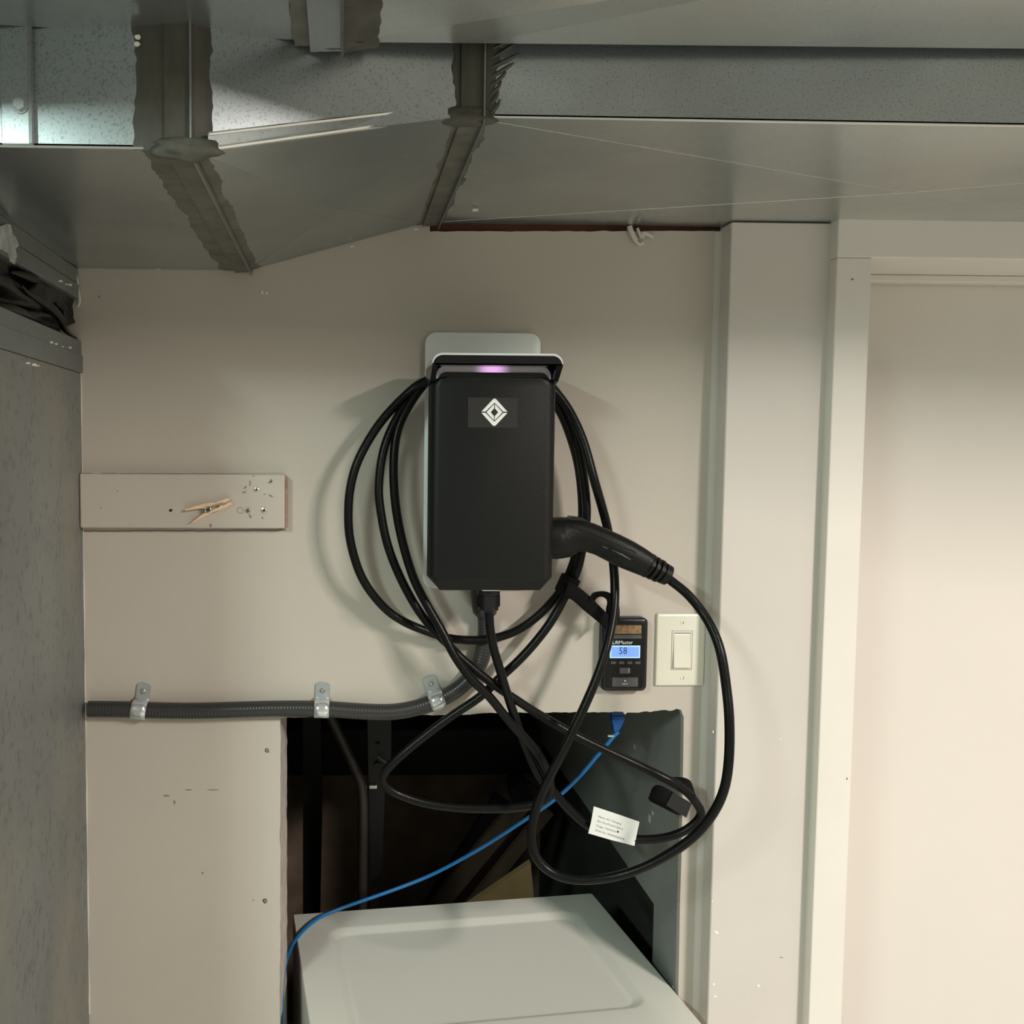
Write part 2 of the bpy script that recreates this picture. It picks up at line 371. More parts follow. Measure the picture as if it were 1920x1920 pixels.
# caulked cove where wall meets pilaster
bm = bmesh.new(); cx_ = pillar_x
ring = [(cx_-.0075, 0.0), (cx_-.0072, -.0012), (cx_-.004, -.0028), (cx_-.0015, -.006), (cx_, -.0095), (cx_+.002, 0)]
loft(bm, [[Vector((x, y, z)) for x, y in ring] for z in (0.0, Z(1352, 433)-.002)])
obj('corner_caulk', bm, M['trim'], pil, smooth=True, ang=60)
CYY = -0.066
cxl = X(1529, 1218, PY)
cz = at(1700, 484, CYY).z; cxr = X(1606, 1218, CYY); door_w = 0.82
ct = at(1700, 420, CYY).z
cas = empty('trim_4', (cxl, CYY, 0), 'white door casing with mitred head', None); cas['kind'] = 'structure'
obj('casing_side', box(cxl, cxr, CYY, 0.013, 0, cz, 0.002, 2), M['casing'], cas)
obj('casing_side', box(cxr+door_w, cxr+door_w+.055, CYY, 0.013, 0, cz, 0.002, 2), M['casing'], cas)
obj('casing_head', box(cxl, cxr+door_w+.055, CYY, 0.013, cz, ct+.03, 0.002, 2), M['casing'], cas)
obj('jamb_head', box(cxr-.0, cxr+door_w, CYY+.006, 0.13, cz+.0005, cz+.02), M['casing'], cas)
obj('jamb_side', box(cxr-.02, cxr-.0005, 0.0131, 0.13, 0, cz), M['casing'], cas)
obj('jamb_side', box(cxr+door_w+.0005, cxr+door_w+.02, 0.0131, 0.13, 0, cz), M['casing'], cas)
obj('door_stop', box(cxr, cxr+door_w, 0.06, 0.085, cz-.011, cz, 0.001, 1), M['casing'], cas)
tag(obj('door_1', box(cxr+.001, cxr+door_w-.001, 0.088, 0.125, 0.008, cz-.003, 0.0015, 1), M['door']), 'flat white door set back in its frame', kind='structure')
tag(obj('wall_right_part', box(cxr+door_w+.056, 3.0, 0.003, 0.1, 0, 2.5), M['wall']), kind='structure').name = 'wall_beyond_door'
for px, py, w, h, r in [(1343, 1748, 9, 5, -.6), (1338, 1845, 5, 4, 0), (1341, 1868, 9, 3, .3), (1422, 1848, 6, 6, .8), (1402, 1870, 2, 2, 0), (1463, 1385, 3, 3, 0), (1335, 1690, 2, 6, 0), (1337, 1372, 2, 5, 0)]:
    fleck(px, py, w, h, M['chip'], Y=PY, parent=pil, rot=r)
for px, py, w, h in [(1465, 1795, 7, 1.5), (1598, 524, 6, 4)]:
    fleck(px, py, w, h, M['mark'], Y=PY if px < 1530 else CYY, parent=pil if px < 1530 else cas, name='scuff', d=0.0004)
fleck(1588, 1460, 3, 5, M['mark'], Y=CYY, parent=cas, name='scuff', d=0.0004)

# ------------------------------------------------------------------ alcove behind the opening
AX0, AX1, AY1, AZ = -1.15, 0.557, 1.32, H-0.30
_q = atx(1226, 1695, AX1)
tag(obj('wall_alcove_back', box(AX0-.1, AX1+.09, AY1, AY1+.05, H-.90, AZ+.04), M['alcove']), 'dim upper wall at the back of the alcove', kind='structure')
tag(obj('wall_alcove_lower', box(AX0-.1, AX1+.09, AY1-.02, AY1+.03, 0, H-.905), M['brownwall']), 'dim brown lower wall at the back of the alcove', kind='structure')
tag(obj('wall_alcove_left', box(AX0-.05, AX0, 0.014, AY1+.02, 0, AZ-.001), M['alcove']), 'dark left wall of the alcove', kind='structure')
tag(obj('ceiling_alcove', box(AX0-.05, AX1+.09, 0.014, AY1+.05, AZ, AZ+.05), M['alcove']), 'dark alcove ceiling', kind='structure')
# grey side panel: a full-height return in front, its lower edge level further back
ledge = _q.z; ry = _q.y; print('ledge', ledge, ry)
poly = [(0.0135, 0.0), (0.0135, AZ), (AY1-.021, AZ), (AY1-.021, ledge), (ry, ledge), (ry, 0.0)]
bm = prism(bmesh.new(), [Vector((AX1, y, z)) for y, z in poly], [Vector((AX1+.018, y, z)) for y, z in poly])
sp = tag(obj('wall_alcove_right', bm, M['greyp']), 'grey panel lining the right of the alcove with a stepped lower edge', kind='structure')
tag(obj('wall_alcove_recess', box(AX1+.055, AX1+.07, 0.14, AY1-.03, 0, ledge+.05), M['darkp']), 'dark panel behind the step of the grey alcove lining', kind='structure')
for px, py, w, h in [(1190, 1400, 3, 8), (1218, 1535, 4, 14), (1224, 1524, 3, 7), (1272, 1694, 2, 5), (1262, 1850, 2, 5)]:
    p = atx(px, py, AX1); bm = bmesh.new()
    k = (D+p.y)/F
    bx(bm, AX1-.0006, AX1, p.y-w*k*1.2, p.y+w*k*1.2, p.z-h*k/2, p.z+h*k/2)
    obj('plaster_fleck', bm, M['caulk'], sp)
# shelf beam
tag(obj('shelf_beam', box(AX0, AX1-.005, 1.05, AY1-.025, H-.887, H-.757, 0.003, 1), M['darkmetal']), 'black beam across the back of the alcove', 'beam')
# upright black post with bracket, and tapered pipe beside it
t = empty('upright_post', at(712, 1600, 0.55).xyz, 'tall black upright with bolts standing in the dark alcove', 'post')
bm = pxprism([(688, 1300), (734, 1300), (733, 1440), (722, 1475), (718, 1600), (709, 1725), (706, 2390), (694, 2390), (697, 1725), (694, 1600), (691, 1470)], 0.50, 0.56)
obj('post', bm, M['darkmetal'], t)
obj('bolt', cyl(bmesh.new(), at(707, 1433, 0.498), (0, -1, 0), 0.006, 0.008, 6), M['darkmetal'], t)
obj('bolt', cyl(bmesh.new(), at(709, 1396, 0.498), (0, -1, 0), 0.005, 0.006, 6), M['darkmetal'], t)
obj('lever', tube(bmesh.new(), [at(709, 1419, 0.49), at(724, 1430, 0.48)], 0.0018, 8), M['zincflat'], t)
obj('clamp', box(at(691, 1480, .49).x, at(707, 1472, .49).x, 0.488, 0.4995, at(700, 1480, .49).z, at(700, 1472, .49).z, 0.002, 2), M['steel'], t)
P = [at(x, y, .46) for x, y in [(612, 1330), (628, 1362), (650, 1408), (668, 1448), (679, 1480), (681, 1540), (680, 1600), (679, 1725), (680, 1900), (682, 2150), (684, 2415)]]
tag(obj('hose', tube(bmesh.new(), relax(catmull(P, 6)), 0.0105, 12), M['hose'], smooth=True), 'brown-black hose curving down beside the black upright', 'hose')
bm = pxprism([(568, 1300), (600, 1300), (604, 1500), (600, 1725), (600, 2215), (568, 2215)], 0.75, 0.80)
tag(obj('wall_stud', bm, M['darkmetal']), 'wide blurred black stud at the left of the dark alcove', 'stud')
# leaning boards, ochre board, black block
def plank(name, a, b_, w, Y0, Y1, m, label, cat, th=0.02):
    A = at(*a, Y0); B = at(*b_, Y1); B = A+(B-A)*((A.z-w*.5)/(A.z-B.z)); t_ = (B-A).normalized(); n = t_.cross(Vector((0, 1, 0))).normalized()
    bm = bmesh.new(); dn = Vector((0, th, 0))
    q = [A+n*w/2, B+n*w/2, B-n*w/2, A-n*w/2]
    prism(bm, q, [p+dn for p in q])
    return tag(obj(name, bm, m), label, cat)
plank('leaning_board', (1005, 1478), (800, 1725), 0.045, 0.85, 0.82, M['woodd'], 'upper brown board leaning diagonally in the alcove', 'board')
plank('leaning_board', (1030, 1520), (850, 1745), 0.03, 0.80, 0.775, M['woodd'], 'thin brown board leaning just below the wider one', 'board')
plank('leaning_board', (945, 1500), (880, 1600), 0.055, 0.95, 0.94, M['darkmetal'], 'short black board behind the leaning brown boards', 'board')
bm = pxprism([(858, 1712), (995, 1618), (1004, 1716), (1004, 2315), (858, 2315)], 0.60, 0.62)
tag(obj('ochre_board', bm, M['ochre']), 'ochre triangular board edge behind the white appliance', 'board')
t = empty('equipment_case', at(985, 1490, 0.80).xyz, 'small black case behind the crossing cables', 'case')
bm = pxprism([(958, 1482), (972, 1466), (990, 1468), (1000, 1500), (990, 1512), (965, 1510)], 0.775, 0.86)
obj('case_body', bm, M['black2'], t)
obj('case_lid', pxprism([(970, 1470), (986, 1469), (997, 1496), (984, 1506)], 0.768, 0.7745), M['black'], t)

# ------------------------------------------------------------------ ducts
zR = at(1000, 421, 0.0).z; zL = at(300, 505, 0.0).z
yR = -(D - D*(850-421)/(850-224.0)); 
def yfront(px, py, z): return atz(px, py, z).y
yR0, yR1 = yfront(900, 222, zR), yfront(1900, 233, zR)
yL = yfront(120, 276, zL)
xL, xR = at(466, 506).x, at(797, 428).x
print('duct', zR, zL, yR0, yR1, yL, xL, xR)
yR = (yR0+yR1)/2
TOP = 2.5
def sect(x, y, z): return (x, y, z)
duct = empty('air_duct', (0.0, -0.3, zL), 'lower galvanised duct running along the top of the wall', 'duct')
def panelX(name, a, b_, c, d, m, lift=0.004, n=None, parent=None, back=None):
    """sheet a-b-c-d with a cross-broken centre"""
    bm = bmesh.new(); ctr = (a+b_+c+d)/4; nn = (b_-a).cross(c-b_).normalized()
    if n is not None and nn.dot(Vector(n)) < 0: nn = -nn
    vs = [bm.verts.new(p) for p in (a, b_, c, d)]; v = bm.verts.new(ctr+nn*lift)
    for i in range(4): bm.faces.new((vs[i], vs[(i+1) % 4], v))
    bk = [bm.verts.new(p-nn*0.003) for p in (a, b_, c, d)]
    bm.faces.new(bk)
    for i in range(4): bm.faces.new((vs[i], vs[(i+1) % 4], bk[(i+1) % 4], bk[i]))
    o = obj(name, bm, m, parent)
    if lift > 0.004:
        bc = bmesh.new(); c_ = ctr+nn*lift
        for q in (a, b_, c, d): tube(bc, [q.lerp(c_, .04), c_], .00035, 6)
        obj('cross_break', bc, m, o)
    return o
V = Vector
xLL, xRR = -1.6, 1.37
yW = -0.0015
# left section
panelX('bottom_panel', V((xLL, yW, zL)), V((xL, yW, zL)), V((xL, yL, zL)), V((xLL, yL, zL)), M['duct_left'], 0.003, (0, 0, -1), duct)
panelX('front_panel', V((xLL, yL, zL)), V((xL, yL, zL)), V((xL, yL, TOP)), V((xLL, yL, TOP)), M['spangle'], 0.0, (0, -1, 0), duct)
# transition
panelX('bottom_panel', V((xL, yW, zL)), V((xR, yW, zR)), V((xR, yR, zR)), V((xL, yL, zL)), M['duct_left'], 0.009, (0, 0, -1), duct)
panelX('front_panel', V((xL, yL, zL)), V((xR, yR, zR)), V((xR, yR, TOP)), V((xL, yL, TOP)), M['spangle'], 0.0, (0, -1, 0), duct)
# right section (up to the cross-broken sheet's far seam) and beyond
panelX('bottom_panel', V((xR, yW, zR)), V((xRR, yW, zR)), V((xRR, yR, zR)), V((xR, yR, zR)), M['duct_low'], 0.008, (0, 0, -1), duct)
panelX('front_panel', V((xR, yR, zR)), V((xRR, yR, zR)), V((xRR, yR, TOP)), V((xR, yR, TOP)), M['spangle'], 0.0, (0, -1, 0), duct)
panelX('bottom_panel', V((xRR, yW, zR)), V((3.0, yW, zR)), V((3.0, yR, zR)), V((xRR, yR, zR)), M['duct_low'], 0.008, (0, 0, -1), duct)
panelX('front_panel', V((xRR, yR, zR)), V((3.0, yR, zR)), V((3.0, yR, TOP)), V((xRR, yR, TOP)), M['spangle'], 0.0, (0, -1, 0), duct)
# folded bottom edges catching light
def strip(name, a, b_, w, h, m, parent, up=(0, 0, 1), off=V((0, 0, 0)), smooth=False):
    a = a+off; b_ = b_+off; t_ = (b_-a).normalized(); u = V(up); u = (u-u.dot(t_)*t_).normalized(); n = t_.cross(u)
    q = lambda p: [p+n*w/2+u*h/2, p-n*w/2+u*h/2, p-n*w/2-u*h/2, p+n*w/2-u*h/2]
    bm = bmesh.new(); loft(bm, [q(a), q(b_)])
    return obj(name, bm, m, parent)
obj('folded_edge', tube(bmesh.new(), [V((xR+.02, yR-.0005, zR)), V((3.0, yR-.0005, zR))], 0.0012, 8), M['bright'], duct, smooth=True)
obj('folded_edge', tube(bmesh.new(), [V((xLL, yL-.0005, zL)), V((xL-.04, yL-.0005, zL))], 0.0014, 8), M['bright'], duct, smooth=True)
A_, B_ = V((xL+.02, yL, zL)), V((xR-.02, yR, zR))
obj('folded_edge', tube(bmesh.new(), [A_+V((0, 0, .0)), B_+V((0, 0, .0))], 0.0026, 8), M['bright'], duct, smooth=True)
obj('folded_edge', tube(bmesh.new(), [A_+V((0, -.002, .013)), B_+V((0, -.002, .009))], 0.0022, 8), M['bright'], duct, smooth=True)
bm = bmesh.new(); q1 = [A_+V((0, -.001, .001)), B_+V((0, -.001, .001)), B_+V((0, -.0035, .009)), A_+V((0, -.0035, .013))]
prism(bm, q1, [p+V((0, .002, 0)) for p in q1]); obj('pocket_lock', bm, M['flange'], duct)
# drive cleats around the joints: front part and bottom part, with a standing rib
def joint(x, yf, z, dxf, slope_y, slope_z, rag, lo=-.052, hi=.045, cl=-.022, cr=.016):
    """x joint, yf front y, z bottom z"""
    # local surface of the duct at a given x: y on front, z on bottom
    fy = lambda xx: yf+(slope_y*(xx-x) if xx > x else 0) if dxf == 'L' else yf+(slope_y*(xx-x) if xx < x else 0)
    fz = lambda xx: z+(slope_z*(xx-x) if xx > x else 0) if dxf == 'L' else z+(slope_z*(xx-x) if xx < x else 0)
    return fy, fz
sy, sz = (yR-yL)/(xR-xL), (zR-zL)/(xR-xL)
def build_joint(x, kind, lo, hi, cl, cr, rib, seed, mF, mB):
    yf, z = (yL, zL) if kind == 'L' else (yR, zR)
    def fy(xx):
        if kind == 'L': return yf+(sy*(xx-x) if xx > x else 0)
        return yf+(sy*(xx-x) if xx < x else 0)
    def fz(xx):
        if kind == 'L': return z+(sz*(xx-x) if xx > x else 0)
        return z+(sz*(xx-x) if xx < x else 0)
    # sealant on the front face
    def sheet(lo_, hi_, n, amp, t, vert, s0, s1, m, name, sd):
        bm = bmesh.new(); rows = []
        for i in range(n+1):
            s = s0+(s1-s0)*i/n
            l = x+lo_+noise.noise(V((i*.13, sd, 0)))*amp+random.uniform(-1, 1)*.0016; h = x+hi_+noise.noise(V((i*.11, sd+9, 0)))*amp+random.uniform(-1, 1)*.0016
            cols = [l, l+.25*(x-l), l+.6*(x-l), x, x+.4*(h-x), x+.75*(h-x), h]
            row = []
            for k, xx in enumerate(cols):
                tt = t*(0.25 if k in (0, 6) else 1)*(1+.5*noise.noise(V((i*.5, k*2.1+sd, 3))))
                row.append(V((xx, fy(xx)-tt, s)) if vert else V((xx, s, fz(xx)-tt)))
            rows.append([bm.verts.new(p) for p in row])
        for r0, r1 in zip(rows, rows[1:]):
            for k in range(6): bm.faces.new((r0[k], r0[k+1], r1[k+1], r1[k]))
        return obj(name, bm, m, duct, smooth=True, ang=60)
    sheet(lo, hi, 60, .006, .0018, True, z-.002, TOP-.1, mF, 'sealant', seed)
    sheet(lo*.9, hi*.85, 80, .006, .0014, False, yf-.001, -.003, mB, 'sealant', seed+3)
    # cleats
    bm = bmesh.new()
    q = [V((x+cl, fy(x+cl)-.0045, z-.004)), V((x+cr, fy(x+cr)-.0045, fz(x+cr)-.004)), V((x+cr, fy(x+cr)-.0045, TOP-.1)), V((x+cl, fy(x+cl)-.0045, TOP-.1))]
    prism(bm, q, [p+V((0, .004, 0)) for p in q]); obj('drive_cleat', bm, mF, duct)
    bm = bmesh.new()
    q = [V((x+cl, fy(x+cl)-.004, fz(x+cl)-.0045)), V((x+cr, fy(x+cr)-.004, fz(x+cr)-.0045)), V((x+cr, -.002, fz(x+cr)-.0045)), V((x+cl, -.002, fz(x+cl)-.0045))]
    prism(bm, q, [p+V((0, 0, .004)) for p in q]); obj('drive_cleat', bm, mB, duct)
    xr = x+rib
    obj('cleat_rib', box(xr-.0009, xr+.0009, fy(xr)-.009, fy(xr)-.004, z-.004, TOP-.1), M['bright'], duct, label_none) if False else None
    bm = bmesh.new(); bx(bm, xr-.0008, xr+.0008, fy(xr)-.0095, fy(xr)-.004, z-.002, TOP-.1)
    bx(bm, xr-.0008, xr+.0008, fy(xr)-.006, -.002, fz(xr)-.0095, fz(xr)-.004)
    obj('cleat_rib', bm, M['flange'], duct)
    # corner blob
    bm = bmesh.new(); bmesh.ops.create_icosphere(bm, subdivisions=3, radius=1)
    for v in bm.verts:
        n_ = 1+.35*noise.noise(v.co*2.3+V((seed, 0, 0)))
        v.co = V((x-.002+v.co.x*.034*n_, yf-.000+v.co.y*.009*n_, z+v.co.z*.011*n_))
    obj('sealant', bm, mF, duct, smooth=True, ang=80)
build_joint(xL, 'L', -.048, .022, -.020, .006, .0045, 2.0, M['sealant'], M['sealant2'])
build_joint(xR, 'R', -.012, .034, -.004, .020, .0205, 5.0, M['sealant'], M['sealant2'])
# brush strokes of sealant right of the right joint
for i in range(9):
    z0 = zR+.012+i*.0095; x0 = xR+.032; dx = [.006, .004, .007, .012, .02, .026, .02, .028, .032][i]
    P = [V((x0-.006, yR-.0006, z0-.01)), V((x0+dx*.4, yR-.0010, z0-.002)), V((x0+dx, yR-.0006, z0+.006))]
    obj('sealant', tube(bmesh.new(), catmull(P, 5), lambda f: .0011+.0012*math.sin(math.pi*f), 6), M['sealant'], duct, smooth=True)
# screwed cleat on the far left of the front face
xa, xb = atz(8, 276, zL).x, atz(66, 276, zL).x
obj('drive_cleat', box(xa, xb, yL-.004, yL-.0005, zL+.001, TOP-.12, 0.0006, 1), M['spangle'], duct)
obj('cleat_rib', box(xb-.003, xb, yL-.007, yL-.004, zL+.001, TOP-.12), M['flange'], duct)
pc = at(38, 198, yL-.004)
bm = cyl(bmesh.new(), pc, (0, -1, 0), .0075, .0012, 18); cyl(bm, pc+V((0, -.0012, 0)), (0, -1, 0), .0055, .004, 6)
obj('hex_screw', bm, M['zincflat'], duct)
for px, py, w, h in [(258, 70, 11, 9), (257, 83, 11, 10)]:
    fleck(px, py, w, h, M['chip'], Y=yL-.003, parent=duct, d=.001)
for px, py, w, h, r in [(297, 505, 12, 1.5, 0), (365, 503, 12, 1.5, 0), (660, 462, 10, 2.5, .3), (780, 430, 9, 3, .2)]:
    fleck(px, py, w, h, M['chip'], Y=-.0005, parent=duct, rot=r)
p = atz(891, 393, zR-.004); 
obj('paint_chip', box(p.x-.004, p.x+.004, p.y-.004, p.y+.004, p.z-.0016, p.z), M['chip'], duct)
# thin shadow gap line between duct and wall on the sloping part is real: wall top hidden behind duct

# upper duct: underside slopes a little to the left; its back edge hides the top of the lower duct's front
up = empty('upper_duct', (0.4, -0.9, 2.2), 'upper galvanised duct overhead, crossing the top of the picture', 'duct')
eL, eM, eR = at(-60, 44, yL-.012), at(640, 79, yL*.45+yR*.55-.02), at(2100, 93, yR-.012)
eM2 = at(900, 81, yR-.02)
eL = eL+(eL-eM)*1.2; eR = eR+(eR-eM2)*1.2
YF = -0.93
fL, fM, fR = V((eL.x, YF+.06, eL.z)), V((eM.x, YF+.11, eM.z)), V((eR.x, YF-.2, eR.z))
def slab(name, q, m, zt=CEIL-.002, parent=up, lift=0.004):
    bm = bmesh.new(); lo_ = [bm.verts.new(p) for p in q]; hi_ = [bm.verts.new((p.x, p.y, zt)) for p in q]
    c = bm.verts.new(sum(q, V((0, 0, 0)))/len(q)+V((0, 0, -lift)))
    n = len(q)
    for i in range(n):
        bm.faces.new((lo_[i], lo_[(i+1) % n], c)); bm.faces.new((lo_[i], lo_[(i+1) % n], hi_[(i+1) % n], hi_[i]))
    bm.faces.new(hi_)
    return obj(name, bm, m, parent)
slab('duct_section', [eL, eM, fM, fL], M['duct_left'])
slab('duct_section', [eM+V((.0005, 0, 0)), eM2, eR, fR, V((eM2.x, YF+.04, eM2.z)), fM+V((.0005, 0, 0))], M['duct_top'], lift=.002)
# seam of the upper duct
def undz(x):
    if x < eM.x: return eL.z+(eM.z-eL.z)*(x-eL.x)/(eM.x-eL.x)
    if x < eM2.x: return eM.z+(eM2.z-eM.z)*(x-eM.x)/(eM2.x-eM.x)
    return eM2.z+(eR.z-eM2.z)*(x-eM2.x)/(eR.x-eM2.x)
def undy(x):
    if x < eM.x: return eL.y+(eM.y-eL.y)*(x-eL.x)/(eM.x-eL.x)
    return eM.y+(eM2.y-eM.y)*min(1, (x-eM.x)/(eM2.x-eM.x))
xs0, xs1, xs2, xs3 = at(575, 70, eM.y).x, at(582, 70, eM.y).x, at(642, 70, eM.y).x, at(710, 60, eM.y).x
def under(name, x0, x1, t, m, n=24, amp=0.0, sd=0):
    bm = bmesh.new(); rows = []
    for i in range(n+1):
        f = i/n; a = x0+noise.noise(V((i*.31, sd, 1)))*amp; b_ = x1+noise.noise(V((i*.31, sd+5, 1)))*amp
        yb = max(undy(a), undy(b_)); yy = yb+(YF+.12-yb)*f
        rows.append([bm.verts.new((a, yy, undz(a)-t-.0045)), bm.verts.new((b_, yy, undz(b_)-t-.0045)), bm.verts.new((b_, yy, undz(b_)+.002)), bm.verts.new((a, yy, undz(a)+.002))])
    for r0, r1 in zip(rows, rows[1:]):
        for k in range(4): bm.faces.new((r0[k], r0[(k+1) % 4], r1[(k+1) % 4], r1[k]))
    bm.faces.new(rows[0]); bm.faces.new(rows[-1])
    return obj(name, bm, m, up)
under('drive_cleat', xs1, xs2, .004, M['duct_left'])
under('sealant', xs2-.002, xs3, .0005, M['sealant'], 60, .0022, 2)
under('sealant', xs0-.012, xs1+.002, .0003, M['sealant2'], 60, .0025, 7)
under('cleat_rib', xs2-.0012, xs2+.0012, .009, M['sealant2'])
bm = bmesh.new(); bmesh.ops.create_icosphere(bm, subdivisions=3, radius=1)
pc = V(((xs1+xs2)/2+.008, undy(xs2)-.004, undz(xs2)-.002))
for v in bm.verts:
    n_ = 1+.4*noise.noise(v.co*2.1); v.co = pc+V((v.co.x*.028*n_, v.co.y*.006, v.co.z*.007*n_))
obj('sealant', bm, M['sealant'], up, smooth=True, ang=80)
fleck(726, 74, 4, 8, M['chip'], Y=undy(xs3)-.002, parent=up, rot=.3)

# wires with paint on them coming out of the gap
t = empty('painted_wires', at(1200, 440, -.004).xyz, 'stub of paint-covered wires poking out of the gap above the wall', 'wire')
for pts_, r in [([(1180, 424), (1184, 436), (1190, 447), (1193, 452)], .0042), ([(1195, 428), (1199, 438), (1202, 447)], .0022), ([(1200, 440), (1208, 437), (1218, 441), (1224, 445)], .0032), ([(1192, 452), (1199, 458), (1206, 455)], .0025), ([(1203, 446), (1206, 439)], .0036)]:
    P = [at(x, y, -.005) for x, y in pts_]
    obj('wire', tube(bmesh.new(), catmull(P, 5), r, 10), M['caulk'], t, smooth=True)

# ------------------------------------------------------------------ furnace plenum on the left
FX = at(157, 1100, 0).x
FXB = at(174, 1919, 0).x
print('furnace x', FX, FXB)
fur = empty('furnace_cabinet', (FX-.25, -.27, 0), 'tall galvanised furnace cabinet standing against the wall at left', 'furnace')
FY0 = -.56
zs = {k: at(147, v).z for k, v in dict(a=497, b=534, c=562, d=640, e=667, f=697).items()}
obj('cabinet_body', box(FX-.55, FX, FY0, -.001, 0, zs['f']-.002, .001, 1), M['cabinet'], fur)
obj('lower_flange', box(FX-.55, FX+.0035, FY0, -.001, zs['f']-.002, zs['e'], .0006, 1), M['flange'], fur)
obj('lower_flange', box(FX-.55, FX+.0015, FY0, -.001, zs['e'], zs['d'], .0006, 1), M['flange'], fur)
obj('upper_flange', box(FX-.55, FX+.0005, FY0, -.001, zs['c'], zs['b']-.001, .0006, 1), M['flange'], fur)
obj('upper_flange', box(FX-.55, FX-.002, FY0, -.001, zs['b']+.001, min(zs['a'], zL-.001), .0006, 1), M['flange'], fur)
# soft black boot between the flanges, crumpled
bm = bmesh.new(); NY, NZ = 46, 18; rows = []
for i in range(NY+1):
    yy = FY0+(-.003-FY0)*i/NY; row = []
    for k in range(NZ+1):
        f = k/NZ; zz = zs['d']+(zs['c']-zs['d'])*f
        sag = -.006-.012*math.exp(-((f-.28)/.16)**2)+.006*math.exp(-((f-.62)/.2)**2)
        w = noise.noise(V((yy*9, zz*22, 0)))*.016+noise.noise(V((yy*20+4, zz*30, 2)))*.006
        fold = .012*math.exp(-((f-.30-.9*(yy+.15))/.09)**2)
        edge = min(1, math.sin(math.pi*f)*2.2)
        row.append(bm.verts.new((FX-.004+(sag+w*1.1+fold)*edge-.004, yy, zz)))
    rows.append(row)
for r0, r1 in zip(rows, rows[1:]):
    for k in range(NZ): bm.faces.new((r0[k], r0[k+1], r1[k+1], r1[k]))
obj('flexible_boot', bm, M['boot'], fur, smooth=True, ang=80)
obj('boot_core', box(FX-.5, FX-.05, FY0+.01, -.002, zs['d'], zs['c']), M['boot'], fur)
# pale caulk bead down the corner
P = [V((FX+.0005, -.0015, at(150, y).z)) for y in range(700, 1919, 24)]
obj('corner_caulk', tube(bmesh.new(), [p+V((noise.noise(p*30)*.0008, 0, 0)) for p in P], lambda f: .0011+.0006*math.sin(f*40), 6), M['caulk'], fur, smooth=True)
P = [at(x, y, -.006) for x, y in [(141, 512), (144, 524), (145, 540), (148, 556), (149, 566), (146, 576)]]
obj('torn_edge', tube(bmesh.new(), catmull(P, 5), lambda f: .0016+.0016*math.sin(f*math.pi), 7), M['caulk'], fur, smooth=True)
obj('screw', cyl(bmesh.new(), at(141, 516, -.012), (0, -1, 0), .003, .003, 8), M['steel'], fur)
for px, py in [(116, 527), (127, 533), (134, 534), (98, 642), (107, 645), (119, 650), (133, 652), (55, 681), (67, 684), (73, 686)]:
    p = atx(px, py, FX+.004); k_ = random.uniform(.35, .9); obj('paint_chip', box(FX+.0, FX+.0046, p.y-.0022*k_, p.y+.0022*k_, p.z-.0017*k_, p.z+.0017*k_, .0003, 1), M['chip'], fur)
# pale sealant smear across the upper flanges and folds of the boot
q_ = [atx(x, y, FX+.0012) for x, y in [(-12, 428), (2, 424), (12, 420), (20, 421), (24, 438), (31, 447), (36, 461), (29, 466), (32, 480), (28, 496), (20, 490), (17, 476), (8, 470), (-12, 462)]]
prism(bq := bmesh.new(), q_, [p-V((.0012, 0, 0)) for p in q_]); obj('sealant_smear', bq, mat('grey_smear', (.42, .44, .43), .7, var=.3, vscale=60), fur)
for fold_ in ([(40, 535), (52, 548), (70, 560), (88, 572), (104, 586), (114, 600), (120, 614), (128, 624), (143, 634)], [(-20, 572), (10, 577), (40, 586), (66, 598)], [(20, 510), (44, 516), (64, 526), (60, 540), (50, 548)], [(104, 568), (116, 576), (121, 592), (122, 608)]):
    P = [atx(x, y, FX-.006) for x, y in fold_]
    obj('boot_fold', tube(bmesh.new(), catmull(P, 6), lambda f: .0012+.0055*math.sin(math.pi*min(.98, max(.02, f))), 10), M['boot'], fur, smooth=True, ang=80)

# ------------------------------------------------------------------ painted board with peg
bd = empty('backing_board', at(345, 940, 0).xyz, 'painted wooden board fixed to the wall left of the charger', 'board')
a, b_ = at(157, 888, -.019), at(534, 991, -.019)
bm = box(FX+.001, b_.x, -.019, -.0005, b_.z, a.z, 0.0018, 2)
obj('board', bm, M['wall'], bd)
for px, py, r in [(481, 918, .0042), (465, 957, .0042), (495, 957, .0050)]:
    p = at(px, py, -.019); o = screw('screw', p, r, M['steel'] if px != 465 else M['brass'], bd, .0012)
    obj('screw_recess', cyl(bmesh.new(), p+V((0, -.0012, 0)), (0, -1, 0), r*.38, .0004, 6), M['hole'], bd)
bm = bmesh.new(); c = at(450.5, 957, -.0191); P = [c+V((math.cos(a_)*.0046, 0, math.sin(a_)*.0046)) for a_ in [2*math.pi*i/20 for i in range(21)]]
tube(bm, P, .0004, 5); obj('ring_mark', bm, M['mark'], bd)
fleck(320, 957, 6, 5, M['hole'], Y=-.019, parent=bd, name='nail_hole')
for px, py, w, h, r in [(475, 893, 3, 3, 0), (507, 904, 10, 4, .4), (508, 901, 3, 8, 0), (460, 914, 8, 3, .8), (469, 906, 2, 12, 0), (458, 923, 8, 3, 0), (496, 927, 5, 2, 0), (508, 930, 9, 3, -.5), (395, 985, 5, 7, 0), (189, 952, 3, 3, 0), (220, 921, 3, 2, 0), (469, 968, 4, 8, .5), (492, 971, 3, 5, .4)]:
    fleck(px, py, w, h, M['mark'], Y=-.019, parent=bd, rot=r, name='scuff', d=.0003)
